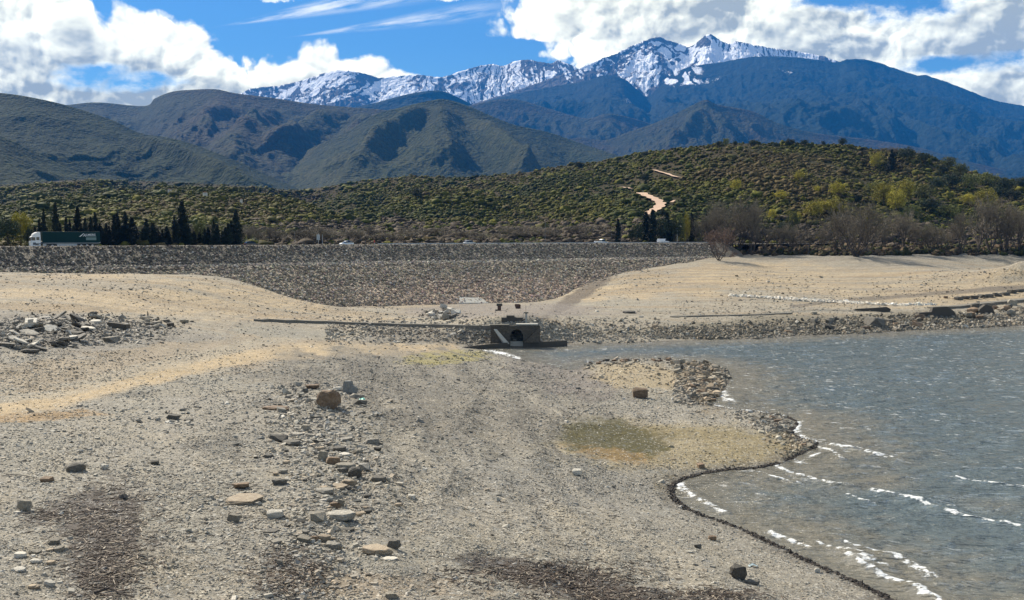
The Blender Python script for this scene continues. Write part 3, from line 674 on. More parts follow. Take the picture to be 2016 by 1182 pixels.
def water_mat():
    m, t, b = new_mat('lake_water'); p = geopos(t)
    sxn = t.nodes.new('ShaderNodeSeparateXYZ'); t.links.new(p.o, sxn.inputs[0]); x, y = N(t, sxn.outputs[0]), N(t, sxn.outputs[1])
    a = R(28); u = x * math.cos(a) + y * math.sin(a) * -1.0; v = x * math.sin(a) + y * math.cos(a)
    q = xyz(t, u * 0.42, v, 0.0)
    f = vfac(t, 'foam'); s = vfac(t, 'shallow')
    col = mixc(t, s.step(0.0, 1.0), (0.108, 0.138, 0.146), (0.200, 0.185, 0.145))
    fb = noise(t, xyz(t, x, y, 0.0), 3.6, 6, 0.8)
    fm = (f + (fb - 0.5) * 2.2).step(0.46, 0.95)
    # scattered flecks: whitecaps, and sun sparkle painted in white farther out
    cap = noise(t, xyz(t, u * 0.42, v, 3.0), 1.3, 5, 0.68).step(0.60, 0.66) * noise(t, q, 0.13, 2, 0.5).step(0.36, 0.56)
    gate = y.step(60.0, 130.0)
    fm = fm.max(cap * (gate * 0.60 + 0.2))
    t.links.new(mixc(t, fm, col, (0.74, 0.76, 0.76)).o, b.inputs['Base Color'])
    t.links.new((fm * 0.6 + 0.08).o, b.inputs['Roughness']); b.inputs['IOR'].default_value = 1.33
    h = noise(t, q, 0.30, 3, 0.6) * 3.4 + noise(t, q, 0.75, 3, 0.6) * 2.4 + noise(t, q, 1.6, 4, 0.6) * 0.9 + noise(t, q, 4.5, 4, 0.62) * 0.42 + voro(t, q, 2.2, 2, 0.6).pow(0.8) * -0.35
    bump(t, b, h, 1.0, 0.42)
    return m
m_water = water_mat()
wo = npmesh('water', np.stack([WX, WY, wz], -1).reshape(-1, 3), grid_faces(*WX.shape), m_water, smooth=True, fattr={'foam': foam, 'shallow': np.maximum(shallow * 0.9, murk)})
tag(wo, kind='structure')
# ------------------------------------------------------------------ embankment with riprap
def cr_pt(t, s): return CR[0] + CU[0] * t + CN[0] * s, CR[1] + CU[1] * t + CN[1] * s
tt = np.arange(-330, 246, 0.9); ss = np.concatenate([[-1.5], np.arange(0, 52, 0.6)])
ET, ES = np.meshgrid(tt, ss); EX, EY = cr_pt(ET, ES)
EZ = np.where(ES < 0, CZ - 0.05, face_z(ES)) + np.where(ES > 0.5, 0.12, 0.0) * fbm(ET / 1.4, ES / 1.4, 3, 21) - 0.02 * (ES > 0)
EZ = EZ - smooth(225, 246, ET) * 6.0
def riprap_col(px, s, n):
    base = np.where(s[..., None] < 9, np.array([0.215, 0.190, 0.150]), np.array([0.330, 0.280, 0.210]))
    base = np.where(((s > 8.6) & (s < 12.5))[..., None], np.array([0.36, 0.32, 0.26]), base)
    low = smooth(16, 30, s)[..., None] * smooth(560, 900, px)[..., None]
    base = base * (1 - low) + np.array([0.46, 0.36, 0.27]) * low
    left = smooth(700, 300, px)[..., None] * (s[..., None] < 14)
    return base * (1 - 0.3 * left) * (0.9 + 0.35 * n[..., None])
epx, epy = proj(EX, EY, EZ)
def riprap_mat(name, bumpy=True):
    m, t, b = new_mat(name); p = geopos(t); col = vcol(t)
    v = voro(t, p, 2.6, 1, out='Color'); s = t.nodes.new('ShaderNodeSeparateColor'); t.links.new(v.o, s.inputs[0])
    mul = N(t, s.outputs[0]).lin(0, 1, 0.35, 1.45) if bumpy else noise(t, p, 5.0, 4, 0.6).lin(0.3, 0.7, 0.75, 1.25)
    c = mixc(t, 1.0, col, grey(t, mul), 'MULTIPLY')
    t.links.new(c.o, b.inputs['Base Color']); b.inputs['Roughness'].default_value = 0.8; b.inputs['Specular IOR Level'].default_value = 0.35
    if bumpy: bump(t, b, voro(t, p, 2.6, 1) * -1.0, 1.0, 0.35)
    else: bump(t, b, noise(t, p, 7.0, 4, 0.65), 0.6, 0.05)
    return m
m_rip = riprap_mat('riprap_bed'); m_ripstone = riprap_mat('riprap_stone', False)
emb = npmesh('embankment', np.stack([EX, EY, EZ], -1).reshape(-1, 3), grid_faces(*EX.shape), m_rip, smooth=True,
             colors=riprap_col(epx, ES, fbm(ET / 12, ES / 6, 3, 2)).reshape(-1, 3) * 0.8)
tag(emb, kind='structure')

BOX = np.array([[-1, -1, -1], [1, -1, -1], [1, 1, -1], [-1, 1, -1], [-1, -1, 1], [1, -1, 1], [1, 1, 1], [-1, 1, 1]], float)
BOXF = np.array([[0, 2, 1], [0, 3, 2], [4, 5, 6], [4, 6, 7], [0, 1, 5], [0, 5, 4], [1, 2, 6], [1, 6, 5], [2, 3, 7], [2, 7, 6], [3, 0, 4], [3, 4, 7]])
def rot_mats(n, tilt, rs):
    """random yaw with tilt (radians) about a random horizontal axis"""
    yaw = rs.uniform(0, 2 * np.pi, n); ta = rs.uniform(0, 2 * np.pi, n); tl = rs.normal(0, 1, n) * tilt
    cy, sy = np.cos(yaw), np.sin(yaw); Rz = np.zeros((n, 3, 3)); Rz[:, 0, 0] = cy; Rz[:, 0, 1] = -sy; Rz[:, 1, 0] = sy; Rz[:, 1, 1] = cy; Rz[:, 2, 2] = 1
    ax = np.stack([np.cos(ta), np.sin(ta), np.zeros(n)], -1); K = np.zeros((n, 3, 3))
    K[:, 0, 2] = ax[:, 1]; K[:, 1, 2] = -ax[:, 0]; K[:, 2, 0] = -ax[:, 1]; K[:, 2, 1] = ax[:, 0]
    c, s = np.cos(tl)[:, None, None], np.sin(tl)[:, None, None]
    return (np.eye(3)[None] + s * K + (1 - c) * (K @ K)) @ Rz
def stone_field(name, P, size, cols, mat, flat=0.4, tilt=0.35, seed=0, sink=0.15, elong=1.4):
    """many small angular stones as one object; P (n,3), size (n,) half length"""
    rs = np.random.RandomState(seed); n = len(P)
    B = BOX[None] * (1 + rs.uniform(-0.45, 0.25, (n, 8, 3)))
    B[:, 4:, :2] *= rs.uniform(0.45, 0.95, (n, 1, 1))
    asp = np.stack([rs.uniform(0.9, elong, n), rs.uniform(0.6, 1.0, n), flat * rs.uniform(0.5, 1.5, n)], -1)
    V = B * asp[:, None, :] * size[:, None, None]
    V = np.einsum('nij,nkj->nki', rot_mats(n, tilt, rs), V)
    V = V + P[:, None, :]; V[:, :, 2] += (asp[:, 2] * size * (1 - sink * 2))[:, None]
    F = BOXF[None] + (np.arange(n) * 8)[:, None, None]
    C = np.repeat(cols, 8, axis=0)
    return npmesh(name, V.reshape(-1, 3), F.reshape(-1, 3), mat, colors=C)
rs = np.random.RandomState(11)
n = 78000
t_ = rs.uniform(-250, 232, n); s_ = rs.uniform(0.3, 46, n)
x_, y_ = cr_pt(t_, s_); z_ = face_z(s_)
apx, apy = proj(x_, y_, z_)
g_ = ground(x_, np.clip(y_, 31, 429)) if True else 0
k = (z_ > g_ - 0.15) & (apx > -150) & (apx < 2150) & ~((t_ > 220))
x_, y_, z_, t_, s_, apx = x_[k], y_[k], z_[k], t_[k], s_[k], apx[k]
sz = rs.uniform(0.11, 0.30, len(x_)) * np.where(s_ > 9, 1.1, 1.0)
colr = riprap_col(apx, s_, rs.uniform(-1, 1, len(x_))) * rs.uniform(0.55, 1.45, (len(x_), 1)) * (1 + rs.normal(0, 0.05, (len(x_), 3)))
pale = rs.uniform(0, 1, len(x_)) < 0.06; colr[pale] = np.array([0.50, 0.47, 0.42]) * rs.uniform(0.7, 1.1, (pale.sum(), 1))
rip = stone_field('riprap', np.stack([x_, y_, z_], -1), sz, np.clip(colr, 0.02, 0.7), m_ripstone, flat=0.55, tilt=0.5, seed=3, sink=0.1)
tag(rip, kind='stuff')

# ------------------------------------------------------------------ road on the crest
m_asph = simple('asphalt', (0.055, 0.055, 0.055), 0.85, sc_=3.0); m_paint = simple('road_paint', (0.75, 0.75, 0.72), 0.6)
m_verge = simple('verge_earth', (0.20, 0.17, 0.12), 0.95, sc_=1.5, bump=0.4)
def strip(name, s0, s1, z, mat, t0=-330, t1=300, parent=None):
    t = np.arange(t0, t1 + 1, 6.0); a = np.stack([*cr_pt(t, s0), np.full(len(t), z)], -1); b = np.stack([*cr_pt(t, s1), np.full(len(t), z)], -1)
    V = np.stack([a, b], 1).reshape(-1, 3); i = np.arange(len(t) - 1) * 2
    return tag(npmesh(name, V, np.stack([i, i + 1, i + 3, i + 2], -1), mat, parent), kind='structure')
RZ = CZ - 0.55
strip('verge', -14.5, -1.4, RZ - 0.02, m_verge); strip('road', -10.5, -2.6, RZ, m_asph)
strip('road_edge_line', -3.1, -2.95, RZ + 0.006, m_paint); strip('road_side_line', -10.2, -10.05, RZ + 0.006, m_paint); strip('road_centre_line', -6.6, -6.45, RZ + 0.006, m_paint)

# ------------------------------------------------------------------ scrub hill and plain behind the road
hill_pts = [(-450, 372), (-200, 366), (0, 362), (90, 357), (180, 352), (260, 355), (340, 357), (430, 362), (520, 368), (590, 374), (640, 367), (690, 359), (740, 352), (790, 348), (830, 346), (880, 349), (950, 346), (1000, 343), (1040, 338), (1090, 329), (1130, 323), (1170, 318), (1210, 312),
            (1260, 300), (1310, 294), (1350, 290), (1420, 282), (1500, 282), (1560, 281), (1610, 283), (1660, 284), (1720, 293), (1780, 297), (1820, 305), (1850, 316), (1880, 328), (1920, 340), (1960, 348), (2016, 360), (2120, 380), (2300, 410), (2600, 430)]
hc = np.arange(-440, 2560, 3.0); hp_ = catmull(hill_pts, 6); hy = np.interp(hc, hp_[:, 0], hp_[:, 1]) + 1.2
uH = (hc - 1008) / FPX
D0 = np.minimum((277.1 + 13.0) / (0.8203 - 0.572 * uH), 424.0)
Z0 = np.interp(hc, [-440, 1300, 1420, 2600], [RZ - 0.1, RZ - 0.1, 14.2, 14.4])
DCr = np.interp(hc, [-440, 480, 600, 740, 900, 1100, 1260, 1400, 1700, 1850, 2016, 2600], [2300, 2200, 1750, 1350, 1150, 960, 840, 740, 720, 690, 640, 560])
TH = np.concatenate([np.linspace(0, 1, 330) ** 1.15, 1 + np.linspace(0.02, 0.5, 30)])
YH = D0[None] + (DCr - D0)[None] * TH[:, None]; XH = uH[None] * YH
zc = CAMZ + np.array([ray(a, b)[1] for a, b in zip(hc, hy)]) * DCr
prof = np.where(TH < 1, TH ** 1.05, 1 - (TH - 1) * 1.5)[:, None]
und = fbm(XH / 160, YH / 240, 4, 400) * 7.0 + (0.5 - ridged(XH / 130 + 0.3 * YH / 200, YH / 420, 3, 410)) * 12
ZH = Z0[None] + (zc - Z0)[None] * prof + und * (np.clip(TH, 0, 1) * 4 * np.clip(1 - TH, 0, 1))[:, None] * np.clip((DCr / 700), 1, 2.2)[None]
tcH = (zc - CAMZ) / DCr
ZH = np.where((TH < 1)[:, None], np.minimum(ZH, CAMZ + tcH[None] * YH - 0.002 * (DCr[None] - YH)), ZH)
def hill_mat():
    m, t, b = new_mat('scrub_ground'); p = geopos(t)
    n1 = noise(t, p, 0.012, 5, 0.6); n2 = noise(t, p, 0.12, 5, 0.65); n3 = noise(t, p, 0.9, 3, 0.6)
    c = mixc(t, n1.step(0.42, 0.6), (0.046, 0.042, 0.018), (0.066, 0.050, 0.030))
    c = mixc(t, n2.step(0.50, 0.66), c, (0.088, 0.068, 0.038)); c = mixc(t, n3.step(0.45, 0.6) * 0.6, c, (0.028, 0.034, 0.016))
    t.links.new(c.o, b.inputs['Base Color']); b.inputs['Roughness'].default_value = 1.0; b.inputs['Specular IOR Level'].default_value = 0.1
    bump(t, b, n3 + n2, 1.0, 1.2)
    return m
hill = npmesh('hill', np.stack([XH, YH, ZH], -1).reshape(-1, 3), grid_faces(*XH.shape), hill_mat(), smooth=True); tag(hill, kind='structure')
HPX, HPY = proj(XH, YH, ZH); HM = np.minimum.accumulate(HPY[:331], axis=0)
def hill_hit(px, py):
    px = np.atleast_1d(np.asarray(px, float)); py = np.atleast_1d(np.asarray(py, float)); ci = np.clip(np.round((px - hc[0]) / 3.0).astype(int), 0, len(hc) - 1)
    d = np.empty(len(px)); z = np.empty(len(px)); ok = np.ones(len(px), bool)
    for c in np.unique(ci):
        k = ci == c; d[k] = np.interp(-py[k], -HM[:, c], YH[:331, c]); z[k] = np.interp(d[k], YH[:331, c], ZH[:331, c]); ok[k] = py[k] > HM[-1, c] - 0.5
    return (px - 1008) / FPX * (d * CP - (z - CAMZ) * SP), d, z, ok
# far plain under the mountains so that no gap shows
pl = npmesh('terrain', np.array([[-9000, 430, -1.9], [9000, 430, -1.9], [26000, 26000, 20], [-26000, 26000, 20]], float) + np.array([[0, 0, -3]] * 4), np.array([[0, 1, 2, 3]]), m_near)
tag(pl, kind='structure')
near_pl = npmesh('near_terrain', np.array([[-600, -60, -2.2], [900, -60, -2.2], [900, 470, -2.2], [-600, 470, -2.2]], float), np.array([[0, 1, 2, 3]]), simple('lake_bed', (0.16, 0.14, 0.11), 0.9)); tag(near_pl, kind='structure')
# dirt track over the hill
m_track = simple('dirt_track', (0.52, 0.36, 0.25), 0.95, sc_=0.4, var=0.1)
tracks = [[(1262, 383), (1272, 388), (1284, 393), (1294, 398), (1300, 404), (1297, 411), (1288, 417), (1279, 422), (1270, 427)], [(1287, 337), (1300, 341), (1314, 345), (1327, 350), (1338, 352)], [(1222, 371), (1232, 372), (1240, 374)], [(1322, 402), (1328, 398)]]
track_w = [2.3, 1.1, 1.6, 0.7]
trk_px = []
for i, (tr, wd_) in enumerate(zip(tracks, track_w)):
    P = catmull(tr, 4); trk_px.append(P)
    x, y, z, ok = hill_hit(P[:, 0], P[:, 1]); tx = np.gradient(x); ty = np.gradient(y); L = np.hypot(tx, ty) + 1e-6; nx, ny = -ty / L, tx / L
    ww = wd_ * (1 + 0.25 * np.sin(np.arange(len(x)) * 1.7))
    V = np.stack([np.stack([x + nx * ww, y + ny * ww, z + 0.9], -1), np.stack([x - nx * ww, y - ny * ww, z + 0.9], -1)], 1).reshape(-1, 3)
    j = np.arange(len(x) - 1) * 2; tag(npmesh('path', V, np.stack([j, j + 1, j + 3, j + 2], -1), m_track), kind='structure')
# scrub
def ico(sub):
    bm = bmesh.new(); bmesh.ops.create_icosphere(bm, subdivisions=sub, radius=1.0)
    V = np.array([v.co[:] for v in bm.verts]); bm.verts.index_update(); F = np.array([[v.index for v in f.verts] for f in bm.faces]); bm.free(); return V, F
IV, IF = ico(2)
def blob_field(name, P, size, cols, mat, seed, hgt=0.8, rough=0.42):
    rs = np.random.RandomState(seed); n = len(P); nv = len(IV)
    disp = 1 + rs.uniform(-rough, rough, (n, nv))
    asp = np.stack([rs.uniform(0.8, 1.3, n), rs.uniform(0.8, 1.3, n), hgt * rs.uniform(0.7, 1.35, n)], -1)
    V = IV[None] * disp[:, :, None] * asp[:, None, :] * size[:, None, None] + P[:, None, :]
    V[:, :, 2] += (0.45 * asp[:, 2] * size)[:, None]
    F = IF[None] + (np.arange(n) * nv)[:, None, None]
    vc = np.repeat(cols, nv, axis=0) * (1 + rs.uniform(-0.5, 0.5, (n * nv, 1)))
    return npmesh(name, V.reshape(-1, 3), F.reshape(-1, 3), mat, colors=vc, smooth=True)
def leaf_mat(name, rough=0.75):
    m, t, b = new_mat(name); p = geopos(t); c = mixc(t, 1.0, vcol(t), grey(t, noise(t, p, 1.3, 4, 0.7).lin(0.3, 0.7, 0.6, 1.4)), 'MULTIPLY')
    t.links.new(c.o, b.inputs['Base Color']); b.inputs['Roughness'].default_value = rough; b.inputs['Specular IOR Level'].default_value = 0.06
    return m
m_scrub = leaf_mat('scrub_leaves')
rs = np.random.RandomState(21)
n = 92000
bx = rs.uniform(-160, 2180, n); bt = rs.uniform(0, 1, n)
top = np.interp(bx, hc, HM[-1]); bot = np.interp(bx, hc, HM[0]); by = top + (bot - top) * bt
X, Y, Z, ok = hill_hit(bx, by)
dens = fbm(X / 60, Y / 90, 4, 500)
keep = rs.uniform(0, 1, n) < np.clip(0.85 + 0.7 * dens, 0.28, 1.0) * np.where(Y > 1300, 0.8, 1.0)
for P in trk_px: keep &= ~((seg_dist(bx, by + 2.0, P) < np.interp(bx, [1200, 1300], [4, 6])) )
X, Y, Z, bx, by, dens = X[keep], Y[keep], Z[keep], bx[keep], by[keep], dens[keep]
sz = rs.gamma(2.4, 0.32, len(X)).clip(0.3, 3.6) * (0.8 + 0.3 * smooth(500, 1500, Y) * 2)
pal = np.array([[0.056, 0.060, 0.014], [0.038, 0.046, 0.014], [0.066, 0.066, 0.015], [0.026, 0.033, 0.012], [0.050, 0.048, 0.018], [0.062, 0.050, 0.026]])
zone = fbm(X / 90, Y / 140, 3, 520) + 0.9 * rs.normal(0, 0.35, len(X))
right = smooth(1250, 1500, bx)
zi = np.clip(((zone + 0.9) / 1.8 * 6 + right * 0.6).astype(int), 0, 5)
order = np.array([3, 1, 0, 2, 4, 5]); ci = order[zi]
cols = pal[ci] * np.array([1.32, 1.25, 1.05]) * rs.uniform(0.7, 1.35, (len(X), 1))
lowband = smooth(428, 455, by + 8 * dens) * smooth(470, 560, bx + 0 * by)
lb = rs.uniform(0, 1, len(X)) < lowband * 0.8; cols[lb] = np.array([0.085, 0.068, 0.050]) * rs.uniform(0.7, 1.3, (lb.sum(), 1))
scrub = blob_field('scrub', np.stack([X, Y, Z], -1), sz, cols, m_scrub, 5, hgt=0.62); tag(scrub, kind='stuff')

# ------------------------------------------------------------------ haze
def haze():
    x0, x1, y0, y1, z0, z1 = -11500, 11500, -300, 17300, -30, 3100
    V = np.array([[x0, y0, z0], [x1, y0, z0], [x1, y1, z0], [x0, y1, z0], [x0, y0, z1], [x1, y0, z1], [x1, y1, z1], [x0, y1, z1]], float)
    F = np.array([[0, 3, 2, 1], [4, 5, 6, 7], [0, 1, 5, 4], [1, 2, 6, 5], [2, 3, 7, 6], [3, 0, 4, 7]])
    m = bpy.data.materials.new('air'); m.use_nodes = True; t = m.node_tree; t.nodes.clear()
    out = t.nodes.new('ShaderNodeOutputMaterial'); v = t.nodes.new('ShaderNodeVolumePrincipled')
    v.inputs['Color'].default_value = (0.03, 0.32, 1.0, 1); v.inputs['Density'].default_value = 4.0e-5; v.inputs['Anisotropy'].default_value = 0.0
    t.links.new(v.outputs[0], out.inputs['Volume'])
    o = npmesh('haze', V, F, m); tag(o, kind='stuff'); return o
haze()
# ------------------------------------------------------------------ mesh builder for made things
class MB:
    def __init__(s): s.V = []; s.F = []
    def add(s, V, F):
        o = len(s.V); s.V += [tuple(v) for v in V]; s.F += [tuple(i + o for i in f) for f in F]; return s
    def box(s, x0, x1, y0, y1, z0, z1, tx=0.0, ty=0.0):
        """box, its top pulled in by tx, ty"""
        V = [(x0, y0, z0), (x1, y0, z0), (x1, y1, z0), (x0, y1, z0), (x0 + tx, y0 + ty, z1), (x1 - tx, y0 + ty, z1), (x1 - tx, y1 - ty, z1), (x0 + tx, y1 - ty, z1)]
        return s.add(V, [(3, 2, 1, 0), (4, 5, 6, 7), (0, 1, 5, 4), (1, 2, 6, 5), (2, 3, 7, 6), (3, 0, 4, 7)])
    def tube(s, pts, rad, n=6, cap=True):
        pts = [Vector(p) for p in pts]; rad = rad if hasattr(rad, '__len__') else [rad] * len(pts); rings = []
        for i, p in enumerate(pts):
            d = (pts[min(i + 1, len(pts) - 1)] - pts[max(i - 1, 0)]).normalized(); a = d.cross(Vector((0, 0, 1)))
            if a.length < 1e-3: a = d.cross(Vector((1, 0, 0)))
            a.normalize(); b = d.cross(a)
            rings.append([p + (a * math.cos(2 * math.pi * k / n) + b * math.sin(2 * math.pi * k / n)) * rad[i] for k in range(n)])
        V = [v for r in rings for v in r]; F = []
        for i in range(len(pts) - 1):
            for k in range(n): F.append((i * n + k, i * n + (k + 1) % n, (i + 1) * n + (k + 1) % n, (i + 1) * n + k))
        if cap: F.append(tuple(range(n - 1, -1, -1))); F.append(tuple((len(pts) - 1) * n + k for k in range(n)))
        return s.add(V, F)
    def prism(s, prof, y0, y1, inset=None):
        """profile of (x,z) points extruded along y; inset(z) narrows the width"""
        n = len(prof); g = inset or (lambda z: 0.0)
        V = [(x, y0 + g(z), z) for x, z in prof] + [(x, y1 - g(z), z) for x, z in prof]
        F = [tuple(range(n)), tuple(range(2 * n - 1, n - 1, -1))] + [(i, i + n, (i + 1) % n + n, (i + 1) % n) for i in range(n)]
        return s.add(V, F)
    def disc(s, c, r, w, n=18):
        cx, cy, cz = c
        V = [(cx + r * math.cos(2 * math.pi * k / n), cy + e, cz + r * math.sin(2 * math.pi * k / n)) for e in (-w / 2, w / 2) for k in range(n)]
        return s.add(V, [tuple(range(n - 1, -1, -1)), tuple(range(n, 2 * n))] + [(k, (k + 1) % n, (k + 1) % n + n, k + n) for k in range(n)])
    def build(s, name, mat, parent=None, bevel=0.0, smooth_=False):
        me = bpy.data.meshes.new(name); me.from_pydata(s.V, [], s.F)
        bm = bmesh.new(); bm.from_mesh(me); bmesh.ops.recalc_face_normals(bm, faces=bm.faces)
        if bevel: bmesh.ops.bevel(bm, geom=bm.edges[:] + bm.verts[:], offset=bevel, segments=2, affect='EDGES', clamp_overlap=True)
        bm.to_mesh(me); bm.free(); me.materials.append(mat)
        if smooth_: me.polygons.foreach_set('use_smooth', [True] * len(me.polygons))
        o = bpy.data.objects.new(name, me); COL.objects.link(o); o.parent = parent; return o
def copy_tree(o, parent=None):
    c = o.copy(); COL.objects.link(c); c.parent = parent
    for ch in [x for x in bpy.data.objects if x.parent == o]: copy_tree(ch, c)
    return c

# ------------------------------------------------------------------ rocks
def rock_mat(name, col, col2, sc_=3.0, layered=0.0):
    m, t, b = new_mat(name); tc = t.nodes.new('ShaderNodeTexCoord'); v = N(t, tc.outputs['Object'])
    oi = t.nodes.new('ShaderNodeObjectInfo'); rnd = N(t, oi.outputs['Random'])
    n = noise(t, v, sc_, 6, 0.65); n2 = noise(t, v, sc_ * 6, 4, 0.7)
    c = mixc(t, n.step(0.35, 0.65), col, col2)
    c = mixc(t, 1.0, c, grey(t, rnd.lin(0, 1, 0.7, 1.3) * n2.lin(0.3, 0.7, 0.75, 1.25)), 'MULTIPLY')
    t.links.new(c.o, b.inputs['Base Color']); b.inputs['Roughness'].default_value = 0.8
    h = n + n2 * 0.4
    if layered:
        sx = t.nodes.new('ShaderNodeVectorMath'); sx.operation = 'MULTIPLY'; t.links.new(v.o, sx.inputs[0]); sx.inputs[1].default_value = (1, 1, 9)
        h = h + noise(t, N(t, sx.outputs[0]), sc_, 3, 0.6) * layered
    bump(t, b, h, 0.8, 0.08)
    return m
mr_grey = rock_mat('grey_stone', (0.20, 0.18, 0.14), (0.32, 0.285, 0.22), layered=0.5)
mr_dark = rock_mat('dark_stone', (0.075, 0.068, 0.055), (0.13, 0.118, 0.095))
mr_brown = rock_mat('brown_stone', (0.15, 0.095, 0.055), (0.25, 0.18, 0.115))
mr_tan = rock_mat('tan_stone', (0.36, 0.28, 0.19), (0.46, 0.38, 0.27), layered=1.0)
mr_pale = rock_mat('pale_stone', (0.44, 0.41, 0.34), (0.58, 0.54, 0.46))
mr_slate = rock_mat('slate_stone', (0.22, 0.205, 0.17), (0.38, 0.35, 0.29), layered=1.2)
mr_blue = rock_mat('bluish_stone', (0.22, 0.225, 0.21), (0.31, 0.31, 0.285), layered=0.6)
def hull_rock(seed, kind):
    r_ = random.Random(seed); bm = bmesh.new()
    if kind == 'slab':
        n = r_.randint(6, 8); ph = r_.random() * 6
        for zz, sc0 in ((-1, 0.88), (-0.2, 1.0), (1, 0.93)):
            for k in range(n):
                a = ph + 2 * math.pi * (k + r_.uniform(-0.22, 0.22)) / n; q = r_.uniform(0.80, 1.08) * sc0
                bm.verts.new((math.cos(a) * q, math.sin(a) * q, zz * r_.uniform(0.8, 1.05)))
    else:
        m = 26 if kind == 'boulder' else 15
        for k in range(m):
            v = Vector((r_.gauss(0, 1), r_.gauss(0, 1), r_.gauss(0, 1))).normalized(); p = 0.6 if kind == 'boulder' else 0.35
            v = Vector((math.copysign(abs(v.x) ** p, v.x), math.copysign(abs(v.y) ** p, v.y), math.copysign(abs(v.z) ** p, v.z)))
            v *= r_.uniform(0.82, 1.05) if kind == 'boulder' else r_.uniform(0.72, 1.0); bm.verts.new(v)
    h = bmesh.ops.convex_hull(bm, input=bm.verts[:])
    for v in set(g for g in h['geom_interior'] + h['geom_unused'] if isinstance(g, bmesh.types.BMVert)): bm.verts.remove(v)
    bmesh.ops.bevel(bm, geom=bm.edges[:], offset=0.05 if kind != 'boulder' else 0.09, segments=1, affect='EDGES', clamp_overlap=True)
    bmesh.ops.triangulate(bm, faces=bm.faces[:])
    bmesh.ops.subdivide_edges(bm, edges=bm.edges[:], cuts=1)
    for v in bm.verts:
        q = v.co * 2.3 + Vector((seed * 3.1, 0, 0)); from_n = math.sin(q.x * 3.1 + math.sin(q.y * 2.7)) * math.sin(q.z * 3.7 + q.y)
        v.co *= 1 + 0.035 * from_n + r_.uniform(-0.018, 0.018)
    # normalise to the unit box
    lo = [min(v.co[i] for v in bm.verts) for i in range(3)]; hi_ = [max(v.co[i] for v in bm.verts) for i in range(3)]
    for v in bm.verts: v.co = Vector([(v.co[i] - (lo[i] + hi_[i]) / 2) / ((hi_[i] - lo[i]) / 2) for i in range(3)])
    me = bpy.data.meshes.new('rock'); bm.to_mesh(me); bm.free(); return me
ROCKM = {k: [hull_rock(i * 7 + j * 101 + 3, k) for i in range(9)] for j, k in enumerate(('boulder', 'slab', 'block'))}
rr = random.Random(77)
_mc = {}
def rock(px, py, w, h, kind, mat, label, name='rock', group=None, cat='rock', tilt=0.0, yaw=None, dep=None, sink=0.12, pos=None):
    X, Y, Z = (a[0] for a in hit(px, py)) if pos is None else pos
    mpp = Y / FPX; W, H = w * mpp * 1.12, h * mpp * 1.15
    dpt = W * (dep if dep else rr.uniform(0.6, 1.0))
    if kind == 'slab' and tilt == 0: H = max(0.05, H - dpt * (CAMZ - Z) / Y * 0.75) if H > dpt * 0.1 else H
    i = rr.randrange(9); key = (kind, i, mat.name)
    if key not in _mc:
        me = ROCKM[kind][i].copy(); me.materials.append(mat); _mc[key] = me
    o = bpy.data.objects.new(name, _mc[key]); COL.objects.link(o)
    o.scale = (W / 2, dpt / 2, H / 2)
    yaw = rr.uniform(-0.35, 0.35) if yaw is None else yaw
    o.rotation_euler = (rr.uniform(-0.06, 0.06) , tilt + rr.uniform(-0.05, 0.05), yaw)
    o.location = (X, Y + dpt / 2 * 0.6, Z + H / 2 * (1 - 2 * sink) + (abs(math.sin(tilt)) * W * 0.30))
    tag(o, label, cat, group); return o
